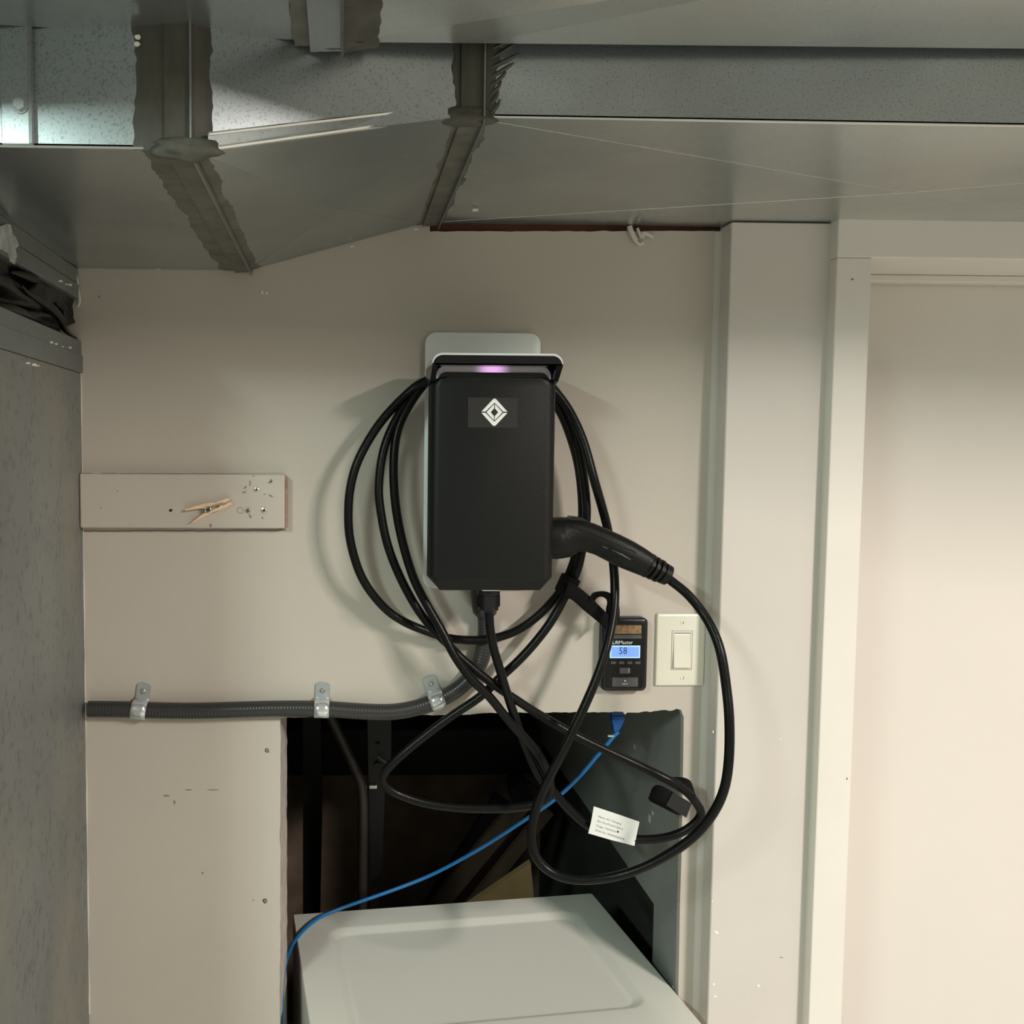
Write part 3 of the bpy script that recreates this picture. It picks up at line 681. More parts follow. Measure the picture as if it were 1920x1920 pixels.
# cracked paint along the edges
P = [at(x, y, -.001) for x, y in ragged((157, 886.5), (530, 886), 40, .8, 21)]
obj('cracked_paint', tube(bmesh.new(), P, lambda f: .0007+.0005*abs(math.sin(f*23)), 5), M['caulk'], bd)
P = [at(x, y, -.0008) for x, y in ragged((157, 996), (536, 994), 40, .8, 25)]
obj('cracked_paint', tube(bmesh.new(), P, .0007, 5), M['mark'], bd)
obj('torn_edge', box(b_.x, b_.x+.0035, -.016, -.001, b_.z, a.z-.003, .001, 1), mat('torn_fibre', (0.36, 0.22, 0.17), .9, var=.3, vscale=60), bd)
# clothes peg
pg = empty('clothes_peg', at(390, 955, -.026).xyz, 'pale wooden clothes peg lying on the painted board', 'clothes peg')
PYY = -.0275
def pegleg(pts_): 
    bm = pxprism(pts_, PYY, PYY+.0075)
    return obj('peg_leg', bm, M['peg'], pg)
pegleg([(346, 955), (382, 944.5), (399, 942), (402, 943.5), (405, 941.5), (425, 934.5), (430, 934.5), (430, 938), (420, 943.5), (417, 942.5), (412, 944), (411, 946), (400, 949), (384, 954), (378, 953), (348, 957.5)])
pegleg([(357.5, 980), (381, 963), (386, 961), (397, 957), (405, 953), (411, 950.5), (413, 947), (418, 948), (430, 941.5), (436, 942.5), (435, 945.5), (412, 957), (406, 958.5), (402, 959.5), (385, 967.5), (360, 980)])
bm = bmesh.new(); P = []
for i in range(60):
    a_ = i*.55; c = at(390, 955.5, PYY-.001+.0004*0); P.append(c+V((math.cos(a_)*.0046, -.001+.011*i/59-.001, math.sin(a_)*.0046)))
tube(bm, P, .0007, 6); obj('spring', bm, M['steel'], pg, smooth=True)
obj('spring_arm', tube(bmesh.new(), [at(392, 951, PYY-.0008), at(404, 947, PYY-.0008), at(418, 943, PYY-.0008)], .0009, 6), M['steel'], pg)

# ------------------------------------------------------------------ conduit and its straps
CR = 0.0128
cpx = [(120, 1330), (175, 1329.5), (230, 1330), (266, 1331), (320, 1332.5), (380, 1332.5), (450, 1330.5), (530, 1328.5), (603, 1329), (650, 1332), (700, 1335), (740, 1334.5), (780, 1327.5), (818, 1314.5), (850, 1298), (878, 1275), (898, 1247), (907, 1218), (911, 1190), (911, 1165), (910, 1150)]
P = relax(catmull([at(x, y, -.0155) for x, y in cpx], 6), 3)
P = [p for p in P if p.x > FX+.002]
cond = empty('flexible_conduit', at(560, 1330, -.0155).xyz, 'grey flexible conduit along the wall curving up to the charger', 'conduit')
def resample(P, step):
    out = [P[0]]; acc = 0.0
    for a0, a1 in zip(P, P[1:]):
        L_ = (a1-a0).length; t0 = step-acc
        while t0 <= L_: out.append(a0.lerp(a1, t0/L_)); t0 += step
        acc = L_-(t0-step)
    return out
PR = resample(P, .0012); NP_ = len(PR)-1
bm = tube(bmesh.new(), PR, lambda f: CR+.00022*math.sin(f*NP_*math.pi/2), 20)
obj('conduit', bm, M['conduit'], cond, smooth=True)
c = at(909, 1135, -.035)
prof = [(1158, 28, .011), (1150, 44, .0155), (1140, 48, 0), (1112, 54, 0), (1100, 56, 0)]
rings = []
for (py, w, _) in prof:
    q = at(909, py, -.022); rings.append([q+V((math.cos(a_)*w/2*.00084, math.sin(a_)*w/2*.00060, 0)) for a_ in [2*math.pi*i/20 for i in range(20)]])
obj('conduit_fitting', loft(bmesh.new(), rings), M['conduit'], cond, smooth=True)
def cstrap(tx, ty, bx_, by_, label, w=28):
    """tab centre (tx,ty) on the wall, band foot (bx_,by_)"""
    T = at(tx, ty, 0); B = at(bx_, by_, 0)
    u = (T-B).normalized(); r = V((u.z, 0, -u.x)); hw = w*.00084/2
    st = empty('conduit_strap', T, label, 'strap', 'one-hole conduit straps')
    # profile along u: from foot over the pipe to the tab
    pipe = at(bx_+(tx-bx_)*.27, by_+(ty-by_)*.27, -.0155)
    prof = []
    near = min(P, key=lambda q: abs((V((q.x, 0, q.z))-B).dot(r))+(.2 if (q-pipe).length > .06 else 0))
    cu = (V((near.x, 0, near.z))-B).dot(u)
    prof.append((cu-CR-.0015, -.006))
    for i in range(11):
        a_ = math.radians(180+ -180*i/10)
        prof.append((cu+math.cos(a_)*(CR+.0018), -.0155-math.sin(a_)*(CR+.0018)))
    prof += [(cu+CR+.0013, -.009), (cu+CR+.002, -.0028), (cu+CR+.004, -.0016)]
    end = (T-B).dot(u)+.0125
    bm = bmesh.new(); rows = []
    for s, y in prof:
        rows.append([bm.verts.new(B+u*s+V((0, y, 0))+r*k) for k in (-hw, -hw*.3, hw*.3, hw)])
    for a1, a2 in zip(rows, rows[1:]):
        for k in range(3): bm.faces.new((a1[k], a1[k+1], a2[k+1], a2[k]))
    o = obj('band', bm, M['zinc'], st, smooth=True, ang=35)
    md = o.modifiers.new('s', 'SOLIDIFY'); md.thickness = .0014
    s0 = cu+CR+.002
    out = [(-hw*.92, s0), (hw*.92, s0)]+[(hw*.92*math.cos(a_), end-.004+.004*math.sin(a_)) for a_ in [math.pi*i/8 for i in range(9)]]
    f = [B+u*s+r*q+V((0, -.0028, 0)) for q, s in out]; g = [B+u*s+r*q+V((0, -.0008, 0)) for q, s in out]
    obj('tab', prism(bmesh.new(), f, g), M['zincflat'], st)
    screw('screw', T+V((0, -.0028, 0)), .0042, M['steel'], st, .003)
    return st
cstrap(269.5, 1295, 263, 1346, 'zinc one-hole strap nearest the furnace cabinet, over the grey conduit')
cstrap(604.5, 1293.5, 603, 1346, 'zinc one-hole strap above the left corner of the wall opening')
cstrap(808, 1281, 826, 1333, 'tilted zinc one-hole strap where the conduit bends upward')

# ------------------------------------------------------------------ charger
def roundbox(x0, x1, z0, z1, r, y0, y1, bev, seg=7):
    def o_(i, y): return [V((x, y, z)) for x, z in rrect((x0+x1)/2, (z0+z1)/2, (x1-x0)/2-i, (z1-z0)/2-i, max(r-i, .0005), seg)]
    return loft(bmesh.new(), [o_(0, y1), o_(0, y0+bev), o_(bev*.3, y0+bev*.3), o_(bev, y0)])
ch = empty('wall_charger', (0.213, 0, H-.03), 'black and silver wall-mounted car charger with a lit status bar', 'charger')
def xz_plate(x0, x1, z0, z1, r, y0, y1, seg=8):
    o = rrect((x0+x1)/2, (z0+z1)/2, (x1-x0)/2, (z1-z0)/2, r, seg)
    return prism(bmesh.new(), [V((x, y0, z)) for x, z in o], [V((x, y1, z)) for x, z in o])
pa, pb = at(797.5, 622.5, -.012), at(1006, 1104, -.012)
bm = roundbox(pa.x, pb.x, pb.z, pa.z, .017, -.012, -.0005, .0015, 8)
obj('mounting_plate', bm, M['silver'], ch, smooth=True, ang=40)
FYH = -.150
lft, rgt = at(803, 900, FYH+.018), at(1037, 900, FYH+.018)
# silhouette of the rounded front: widest a little behind the face
cxh = (at(803.5, 900, -.132).x+at(1037, 900, -.132).x)/2; hw = (at(1037, 900, -.132).x-at(803.5, 900, -.132).x)/2
zt, zb, zbb = at(920, 706, FYH).z, at(920, 1084, FYH).z, at(920, 1107, -.138).z
print('charger', cxh, hw, zt, zb, zbb)
def ring(z, hw_, y0, y1, r, seg=8):   # plan outline between y0 (front) and y1 (back), front corners rounded
    pts_ = []
    for i in range(seg+1):
        a_ = math.radians(180+90*i/seg); pts_.append((cxh-hw_+r+r*math.cos(a_), y0+r+r*math.sin(a_)))
    for i in range(seg+1):
        a_ = math.radians(270+90*i/seg); pts_.append((cxh+hw_-r+r*math.cos(a_), y0+r+r*math.sin(a_)))
    pts_ += [(cxh+hw_, y1), (cxh-hw_, y1)]
    return [V((x, y, z)) for x, y in pts_]
obj('neck', box(cxh-.045, cxh+.045, -.078, -.012, zb+.02, zt-.045, .01, 3), M['silver'], ch, smooth=True)
fy1 = -.118
def arch(y, w, zlo, zhi, r, seg=8, cut=None, zc=None):
    """front-view outline: flat foot, rounded top corners; cut = chamfer of the lower corners starting at height zc"""
    p = []
    if cut is not None: p += [(-w+cut, zlo), (w-cut, zlo), (w, zc)]
    else: p += [(-w, zlo), (w, zlo)]
    for i in range(seg+1):
        a_ = math.radians(90*i/seg); p.append((w-r+r*math.cos(a_), zhi-r+r*math.sin(a_)))
    for i in range(seg+1):
        a_ = math.radians(90+90*i/seg); p.append((-w+r+r*math.cos(a_), zhi-r+r*math.sin(a_)))
    if cut is not None: p.append((-w, zc))
    return [V((cxh+x, y, z)) for x, z in p]
rings = [arch(fy1, hw, zbb, zt, .0165, cut=.0175, zc=zb), arch(-.1355, hw, zbb, zt, .0165, cut=.0175, zc=zb)]
for y, i_ in ((-.1375, .0003), (-.1415, .0014), (-.1455, .0040), (-.1485, .0082), (-.150, .0135)):
    f_ = (y+.1355)/(-.150+.1355)
    rings.append(arch(y, hw-i_, zbb+(zb-zbb)*min(1, f_), zt-i_*.12, .0165-i_*.3, cut=.0175*(1-f_)+.002*f_, zc=zb+.0005))
obj('front_cover', loft(bmesh.new(), rings), M['black'], ch, smooth=True, ang=22)
# silver rear shell
def shell(z, i=0, y0=-.117, y1=-.078): return [V((x, y, z)) for x, y in ((cxh-hw+.0015+i, y0), (cxh+hw-.0015-i, y0), (cxh+hw-.012-i, y1), (cxh-hw+.012+i, y1))]
zts = at(920, 690, -.117).z
obj('rear_shell', loft(bmesh.new(), [shell(zb-.012, .016), shell(zb+.004), shell(zts)]), M['silver'], ch)
# bottom silver lip by the gland
obj('silver_lip', box(at(902, 1106, -.125).x, at(936, 1106, -.125).x, -.134, -.10, at(918, 1106.6, -.125).z, zbb+.004, .0015, 2), M['silver'], ch)
# hood
z1, z2, z3 = at(920, 683, -.176).z, at(920, 671, -.178).z, at(920, 668, -.178).z
z4 = at(920, 662, -.178).z
def hring(z, o, y0): return ring(z, hw+o, y0, -.079, .016)
rr = [arch(-.1765, hw+.0008, z1, z4, .0145), arch(-.079, hw-.0002, z1, z4+.001, .0145)]
obj('hood_cap', loft(bmesh.new(), rr), M['silver'], ch, smooth=True, ang=40)
rr = [arch(-.1785, hw-.0022, z1+.0008, z4-.0042, .0125), arch(-.1775, hw-.0006, z1-.0002, z4-.0030, .0135), arch(-.10, hw-.001, z1-.0006, z4-.004, .0125)]
obj('hood_face', loft(bmesh.new(), rr), M['gloss'], ch, smooth=True, ang=30)
for sgn in (-1, 1):
    xo = cxh+sgn*(hw+.0006); xi = cxh+sgn*(hw-.0068)
    q = [(-.1770, z1+.001), (-.1765, z1-.002), (-.150, zt-.006), (-.128, zt-.012), (-.079, zt-.012), (-.079, z1+.001)]
    bm = prism(bmesh.new(), [V((xo, y, z)) for y, z in q], [V((xi, y, z)) for y, z in q])
    obj('hood_cheek', bm, M['gloss'], ch)
zl0, zl1 = at(920, 698.5, -.143).z, at(920, 685.8, -.143).z
obj('status_light', loft(bmesh.new(), [arch(-.143, hw-.0082, zt-.012, zl1, .015), arch(-.10, hw-.0082, zt-.012, zl1, .015)]), M['bar'], ch, smooth=True, ang=30)
obj('light_recess', loft(bmesh.new(), [arch(-.1445, hw-.0105, zt-.012, zl0, .013), arch(-.10, hw-.0105, zt-.012, zl0, .013)]), M['gloss'], ch, smooth=True, ang=30)
# clear film and emblem
f0, f1 = at(878, 745, FYH-.0003), at(970, 802, FYH-.0003)
obj('protective_film', box(f0.x, f1.x, FYH-.0004, FYH-.00005, f1.z, f0.z), M['film'], ch)
cl = at(927, 773, FYH-.0006); R_ = .0193     # half diagonal of the emblem
em = empty('emblem', cl, None, None); em.parent = ch; em.matrix_parent_inverse = ch.matrix_world.inverted()
def chev(s):     # outer chevron, s=+1 upper, -1 lower
    r0, r1, g = 1.0, .685, .045
    q = [(-1.0+g, g), (-.13, .93), (-.06, .985), (.06, .985), (.13, .93), (1.0-g, g), (r1-.03, g), (0.035, r1-.02), (-0.035, r1-.02), (-r1+.03, g)]
    return [(x*R_, s*y*R_) for x, y in q]
def inner(s):
    q = [(.03, .60), (.55, .04), (.58, 0), (.55, -.04), (.03, -.60), (.03, -.28), (.25, -.03), (.25, .03), (.03, .28)]
    return [(s*x*R_, y*R_) for x, y in q]
for q in (chev(1), chev(-1), inner(1), inner(-1)):
    bm = prism(bmesh.new(), [V((cl.x+x, FYH-.0009, cl.z+z)) for x, z in q], [V((cl.x+x, FYH-.0003, cl.z+z)) for x, z in q])
    obj('emblem_bar', bm, M['whitelogo'], em)
# cable gland
gx = at(916, 1125, -.10).x; 
def gz(py): return at(916, py, -.10).z
bm = bmesh.new()
cyl(bm, (gx-.0005, -.10, gz(1098)), (0, 0, -1), .0172, gz(1098)-gz(1114), 24)
obj('gland_base', bm, M['black2'], ch, smooth=True, ang=30)
bm = bmesh.new(); cyl(bm, (gx, -.10, gz(1114)), (0, 0, -1), .0178, gz(1114)-gz(1138), 6)
bmesh.ops.bevel(bm, geom=list(bm.edges), offset=.0015, segments=2, affect='EDGES')
cyl(bm, (gx, -.10, gz(1137)), (0, 0, -1), .0148, gz(1137)-gz(1143), 24); cyl(bm, (gx, -.10, gz(1143)), (0, 0, -1), .0135, gz(1143)-gz(1148), 24, .009)
obj('gland_nut', bm, M['gloss'], ch, smooth=True, ang=30)

# ------------------------------------------------------------------ charging cable
R = .0068
Ppath = [
 # from the gland down to the tag
 (916, 1135, -.10), (916.5, 1150, -.10), (919, 1181, -.098), (926, 1218, -.094), (937, 1254, -.090), (946, 1285, -.085), (962, 1335, -.075), (981, 1389, -.062), (1000, 1434, -.055), (1016, 1462, -.050), (1038, 1484, -.045), (1065, 1515, -.040), (1105, 1550, -.040), (1150, 1568, -.045), (1194, 1574, -.05), (1240, 1572, -.055), (1278, 1561, -.06), (1305, 1542, -.064), (1315, 1524, -.067), (1306, 1506, -.070), (1292, 1488, -.078), (1262, 1467, -.085),
 # back up across to the left, loop B
 (1222, 1447, -.080), (1180, 1427, -.074), (1135, 1406, -.068), (1089, 1384, -.062), (1040, 1357, -.060), (1000, 1333, -.064), (957, 1305, -.070), (917, 1277, -.074), (868, 1237, -.076), (842, 1210, -.075), (810, 1178, -.072), (777, 1133, -.068), (745, 1071, -.066), (725, 1016, -.064), (714, 960, -.062), (710, 913, -.060), (719, 843, -.056), (745, 782, -.050), (779, 735, -.043), (808, 708, -.040), (860, 680, -.040), (915, 672, -.040), (970, 680, -.040), (1015, 706, -.040),
 # R1: down the right side
 (1052, 748, -.046), (1076, 806, -.055), (1090, 870, -.060), (1098, 928, -.062), (1099, 979, -.062), (1086, 1057, -.055), (1074, 1088, -.050), (1061, 1114, -.048), (1048, 1140, -.048), (1028, 1173, -.050), (999, 1210, -.052), (968, 1243, -.053), (936, 1272, -.054), (901, 1306, -.054), (844, 1344, -.052), (788, 1386, -.050), (752, 1416, -.050), (726, 1442, -.048), (717, 1460, -.046), (727, 1477, -.044), (752, 1491, -.042), (795, 1505, -.042), (855, 1514, -.044), (927, 1516, -.048), (985, 1512, -.052), (1018, 1502, -.056), (1032, 1484, -.062), (1028, 1452, -.068),
 # up E2 to loop C
 (1013, 1420, -.072), (999, 1400, -.074), (957, 1355, -.082), (917, 1305, -.088), (887, 1277, -.092), (853, 1231, -.094), (828, 1182, -.088), (801, 1135, -.080), (777, 1088, -.074), (760, 1036, -.070), (748, 986, -.068), (740, 931, -.066), (738, 867, -.064), (745, 808, -.060), (766, 762, -.056), (795, 721, -.050), (830, 698, -.054), (880, 684, -.056), (930, 682, -.056), (985, 694, -.056), (1020, 722, -.056),
 # R2 down to the bottom of loop A
 (1052, 775, -.056), (1070, 820, -.052), (1084, 870, -.048), (1091, 928, -.046), (1091, 984, -.044), (1078, 1046, -.040), (1068, 1074, -.037), (1057, 1099, -.034), (1041, 1121, -.032), (1013, 1151, -.031), (974, 1180, -.031), (934, 1195, -.031), (895, 1200.5, -.031), (842, 1197, -.032), (801, 1184, -.034), (754, 1164, -.038), (716, 1135, -.044), (678, 1083, -.052), (657, 1016, -.058), (653, 960, -.060), (658, 908, -.060), (675, 855, -.058), (716, 788, -.052), (774, 729, -.050), (806, 712, -.064), (860, 698, -.070), (920, 694, -.070), (980, 700, -.070), (1022, 718, -.066),
 # D: right side outermost, down, big outer loop, up to the handle
 (1060, 758, -.066), (1092, 822, -.075), (1114, 900, -.085), (1128, 948, -.075), (1140, 995, -.065), (1150, 1055, -.060), (1153, 1110, -.068), (1150, 1153, -.080), (1140, 1204, -.095), (1123, 1260, -.105), (1097, 1322, -.112), (1064, 1392, -.115), (1042, 1434, -.115), (1019, 1480, -.115), (1003, 1523, -.117), (996, 1571, -.120), (1006, 1609, -.125), (1036, 1637, -.13), (1084, 1650, -.14), (1156, 1643, -.15), (1227, 1617, -.165), (1294, 1575, -.18), (1334, 1530, -.19), (1358, 1480, -.20), (1367, 1420, -.205), (1367.5, 1348, -.20), (1362, 1290, -.19), (1352, 1225, -.18), (1335, 1178, -.165), (1313, 1142, -.15), (1287, 1112, -.14), (1262, 1092, -.13), (1246, 1079, -.125)]
W3 = [at(x, y, Y) for x, y, Y in Ppath]
path = relax(catmull(W3, 7), 4)
cab = empty('charging_cable', (0.213, -.1, H-.23), 'long black charging cable coiled over the wall charger', 'cable')
obj('cable', tube(bmesh.new(), path, R, 14), M['cable'], cab, smooth=True, ang=60)
# connector handle
hd = empty('connector', at(1140, 1025, -.11), None, None); hd.parent = cab; hd.matrix_parent_inverse = cab.matrix_world.inverted()
hd['label'] = 'pistol-shaped black connector handle'
HP = [(1026, 1009, -.100, 38.5, 1), (1040, 1009, -.100, 39.5, 1), (1052, 1008, -.101, 39.5, 1), (1064, 1006.5, -.103, 38, .95), (1076, 1004, -.106, 34.5, .92), (1090, 1004.5, -.110, 30.5, .90), (1106, 1008, -.113, 28, .9), (1126, 1015.5, -.117, 27.2, .9), (1150, 1027, -.120, 28, .9), (1176, 1040, -.122, 28, .9), (1198, 1051, -.123, 26, .9), (1212, 1058.5, -.124, 24, .92), (1217, 1061, -.124, 23, .95)]
def hsec(seq, seg=24, sq=2.5):
    cs = [at(x, y, Y) for x, y, Y, r, f in seq]; rings = []
    for i, (x, y, Y, r, f) in enumerate(seq):
        t_ = (cs[min(i+1, len(cs)-1)]-cs[max(i-1, 0)]).normalized()
        if i < 3: t_ = V((1, 0, 0))
        n = V((0, 1, 0)); n = (n-n.dot(t_)*t_).normalized(); b2 = t_.cross(n)
        k = r*(D+Y)/F
        rg = []
        for j in range(seg):
            a_ = 2*math.pi*j/seg; cc, ss = math.cos(a_), math.sin(a_)
            rg.append(cs[i]+n*math.copysign(abs(cc)**(2/sq), cc)*k*f+b2*math.copysign(abs(ss)**(2/sq), ss)*k)
        rings.append(rg)
    return rings
obj('grip', loft(bmesh.new(), hsec(HP)), M['handle'], hd, smooth=True, ang=50)
def atv(x, y, Y): return at(x, y, Y)
# ribbed strain relief
seq = []
ax0, ax1 = V((1214, 1059.5, 0)), V((1254, 1080, 0))
prof = [(0, 24), (.10, 24), (.12, 18), (.20, 18), (.22, 23), (.34, 23), (.36, 17), (.44, 17), (.46, 22.5), (.58, 22.5), (.60, 17), (.68, 17), (.70, 20.5), (.97, 19.5), (1.0, 17)]
for f, r in prof:
    p = ax0.lerp(ax1, f); seq.append((p.x, p.y, -.124, r, .98))
cs = [at(q[0], q[1], -.1245) for q in seq]; t_ = (cs[-1]-cs[0]).normalized(); n = V((0, 1, 0)); b2 = t_.cross(n)
rings = [[c+(n*math.cos(a_)+b2*math.sin(a_))*q[3]*.00077 for a_ in [2*math.pi*j/20 for j in range(20)]] for c, q in zip(cs, seq)]
obj('strain_relief', loft(bmesh.new(), rings), M['handle'], hd, smooth=True, ang=30)
# latch button on top, seam and side slot
bm = pxprism([(1067, 977), (1070, 967.5), (1092, 970.5), (1103, 977), (1102, 984), (1080, 980)], -.118, -.100)
obj('latch_button', bm, M['black2'], hd)
def handsurf(x, y, off=.0008):  # front surface of the grip near pixel
    return at(x, y, -.1475-off)
obj('side_slot', tube(bmesh.new(), [at(1147, 1031, -.1462), at(1165, 1040, -.1472), at(1183, 1050, -.1482)], lambda f: .0006+.0014*math.sin(math.pi*min(.98, f+.02)), 8), M['black2'], hd, smooth=True)
obj('parting_seam', tube(bmesh.new(), catmull([at(1078, 984, -.134), at(1110, 994, -.138), at(1150, 1012, -.143), at(1195, 1036, -.143)], 5), .0005, 6), M['black2'], hd)
vx = (at(1190, 1053, -.1)-at(1130, 1025, -.1)).normalized()
obj('imprint', tube(bmesh.new(), [at(1130, 1024.5, -.1462), at(1139, 1028.5, -.1466)], .0006, 6), M['btn'], hd)

# white tag wrapped on the cable
tg = empty('tag', at(1150, 1549, -.05), None, None); tg.parent = cab; tg.matrix_parent_inverse = cab.matrix_world.inverted()
tg['label'] = 'white paper tag with printed lines'
TY = -.056
q = [(1113.5, 1512), (1156, 1526), (1199, 1541), (1194, 1564), (1189.5, 1586), (1146, 1575), (1103, 1562.5), (1108, 1543)]
cc = [at(x, y, TY) for x, y in q]
bm = prism(bmesh.new(), cc, [p+V((0, .0008, 0)) for p in cc]); obj('tag_paper', bm, M['label'], tg)
tx = (at(1199, 1541, TY)-at(1113, 1512, TY)).normalized(); tu = (at(1113, 1512, TY)-at(1104, 1563, TY)).normalized()
for s, (x, y), sz in [('Name: AC Charging', (1121, 1532), .0040), ('Part No:PS-0201400 A', (1119, 1540.5), .0040), ('Origin: TAIWAN', (1117, 1549), .0040), ('Serial No: 000000000078', (1115.5, 1557.5), .0040)]:
    text('tag_print', s, sz*1.18, M['ink'], tg, at(x, y, TY-.0002), xdir=tx, up=tu, sx=1.0, ext=.0001)
obj('ink_dot', cyl(bmesh.new(), at(1158.5, 1559.5, TY), (0, -1, 0), .0016, .0004, 10), M['hole'], tg)

# ------------------------------------------------------------------ hook-and-loop straps
def ribbon(bm, rows, th=.0012, seg=3):
    """rows: list of (edge_a, edge_b) points"""
    A = [[a_.lerp(b2, k/seg) for k in range(seg+1)] for a_, b2 in rows]
    vs = [[bm.verts.new(p) for p in r] for r in A]
    for r0, r1 in zip(vs, vs[1:]):
        for k in range(seg): bm.faces.new((r0[k], r0[k+1], r1[k+1], r1[k]))
    return bm
def rib_obj(name, rows, m, parent, th=.0014):
    A = catmull([r[0] for r in rows], 5); B = catmull([r[1] for r in rows], 5)
    o = obj(name, ribbon(bmesh.new(), list(zip(A, B))), m, parent, smooth=True, ang=60)
    md = o.modifiers.new('solid', 'SOLIDIFY'); md.thickness = th; md.offset = 0
    return o
s1 = empty('cable_strap', at(1100, 1130, -.06), 'black hook-and-loop strap reaching from the coil down to the door control', 'cable strap')
# wrap around the bundle at (1058,1098)
c0 = at(1064, 1097, -.045); t_ = (at(1052, 1122, -.045)-at(1074, 1074, -.045)).normalized(); n = V((0, 1, 0)); b2 = t_.cross(n)
rings = []
for i, s in enumerate((-.0145, -.0135, .0135, .0145)):
    k = .86 if i in (0, 3) else 1
    rings.append([c0+t_*s+n*math.cos(a_)*.0205*k+b2*math.sin(a_)*.0150*k for a_ in [2*math.pi*j/20 for j in range(20)]])
obj('wrap', loft(bmesh.new(), rings), M['velcro'], s1, smooth=True, ang=40)
rib_obj('strap_tail', [(at(1066, 1091, -.069), at(1056, 1119, -.066)), (at(1078, 1097, -.068), at(1064, 1121, -.066)), (at(1092, 1106, -.062), at(1074, 1126, -.060)), (at(1108, 1120, -.055), at(1091, 1141, -.053)), (at(1124, 1136, -.052), at(1109, 1156, -.050)), (at(1140, 1152, -.050), at(1128, 1172, -.048)), (at(1154, 1166, -.052), at(1136, 1181, -.05))], M['velcro'], s1)
rib_obj('strap_loop', [(at(1105, 1124, -.058), at(1112, 1140, -.040)), (at(1111, 1113, -.062), at(1116, 1124, -.036)), (at(1123, 1109.5, -.064), at(1126, 1118, -.034)), (at(1137, 1110, -.064), at(1136, 1122, -.034)), (at(1150, 1117, -.062), at(1139, 1130, -.036)), (at(1159, 1130, -.058), at(1137, 1140, -.036)), (at(1161.5, 1148, -.055), at(1136, 1155, -.036)), (at(1160, 1164, -.05), at(1135, 1170, -.036))], M['velcro'], s1)
s2 = empty('cable_strap', at(1262, 1490, -.085), 'black hook-and-loop strap folded round the cable above the white tag', 'cable strap')
rib_obj('strap_back', [(at(1252, 1458, -.060), at(1262, 1470, -.076)), (at(1270, 1457.5, -.062), at(1268, 1478, -.086)), (at(1284, 1459, -.066), at(1275, 1484, -.090)), (at(1295, 1466, -.072), at(1284, 1492, -.092)), (at(1302, 1486, -.078), at(1292, 1500, -.092)), (at(1304, 1492, -.082), at(1297, 1506, -.092))], M['velcro'], s2)
o = pxprism([(1262, 1485.5), (1297, 1506.5), (1287, 1533.5), (1278, 1528), (1249, 1510)], -.0975, -.0960)
obj('strap_face', o, M['velcro2'], s2)
rib_obj('strap_fold', [(at(1266, 1487, -.095), at(1252, 1511, -.095)), (at(1250, 1478, -.092), at(1240, 1507, -.092)), (at(1236, 1472, -.086), at(1226, 1503, -.086)), (at(1227, 1474, -.078), at(1218, 1500, -.078)), (at(1222, 1482, -.070), at(1216.5, 1496, -.070)), (at(1226, 1486, -.062), at(1219, 1502, -.064)), (at(1246, 1494, -.062), at(1234, 1510, -.064)), (at(1274, 1508, -.066), at(1266, 1526, -.066)), (at(1288, 1514, -.07), at(1276, 1528, -.068))], M['velcro'], s2)

# ------------------------------------------------------------------ door opener control
oc = empty('door_control', at(1171, 1228, 0), 'black garage door wall control with a lit blue screen', 'wall control')
CYF = -.020
a, b_ = at(1130.5, 1158.5, CYF), at(1213, 1296.5, CYF)
obj('case', roundbox(a.x, b_.x, b_.z, a.z, .009, CYF, -.0005, .004), M['gloss'], oc, smooth=True, ang=50)
def oc_box(name, x0, y0, x1, y1, d, m, bev=.0008, Yb=CYF, parent=oc):
    p, q_ = at(x0, y0, Yb-d), at(x1, y1, Yb-d)
    return obj(name, box(p.x, q_.x, Yb-d, Yb+.001, q_.z, p.z, bev, 1), m, parent)
oc_box('face_panel', 1137, 1168, 1206, 1290, .0006, M['black'])
oc_box('window_frame', 1142, 1168.5, 1205, 1199, .0012, M['black2'])
oc_box('sensor_window', 1145, 1172, 1203, 1189, .0017, M['tan'])
oc_box('window_ledge', 1145, 1190.5, 1203.5, 1198, .0020, M['btn'])
bt = []
for i in range(4): oc_box('button', 1145.3+i*15.2, 1240.2, 1155.8+i*15.2, 1245.6, .0022, M['btn'], .0009)
oc_box('screen_bezel', 1144, 1210.5, 1200, 1234, .0008, M['lcdedge'], .0002)
oc_box('screen', 1146.5, 1212.8, 1198, 1232, .0012, M['lcd'], .0002)
text('screen_digits', '58', .0158, M['digit'], oc, at(1160, 1226.5, CYF-.0014), sx=.86)
text('maker_lettering', 'LiftMaster', .0082, M['whitelogo'], oc, at(1147.8, 1207.7, CYF-.0009), sx=.98, bold=.00004)
oc_box('rocker_recess', 1159.5, 1251, 1186, 1265, .0010, M['black2'])
oc_box('rocker', 1162, 1252, 1180, 1263.5, .0030, M['btn'])
oc_box('rocker_edge', 1178.2, 1253, 1180.5, 1262, .0034, M['zincflat'], .0003)
oc_box('bar_recess', 1140, 1268, 1203, 1291, .0009, M['gloss'])
oc_box('light_bar_button', 1148, 1270.5, 1196.5, 1288, .0030, M['btn'])
obj('bulb_mark', cyl(bmesh.new(), at(1172, 1276.5, CYF-.0031), (0, -1, 0), .0013, .0003, 10), M['whitelogo'], oc)
text('light_lettering', 'LIGHT', .0033, M['whitelogo'], oc, at(1172, 1283.5, CYF-.0032), align='CENTER', sx=1.1)

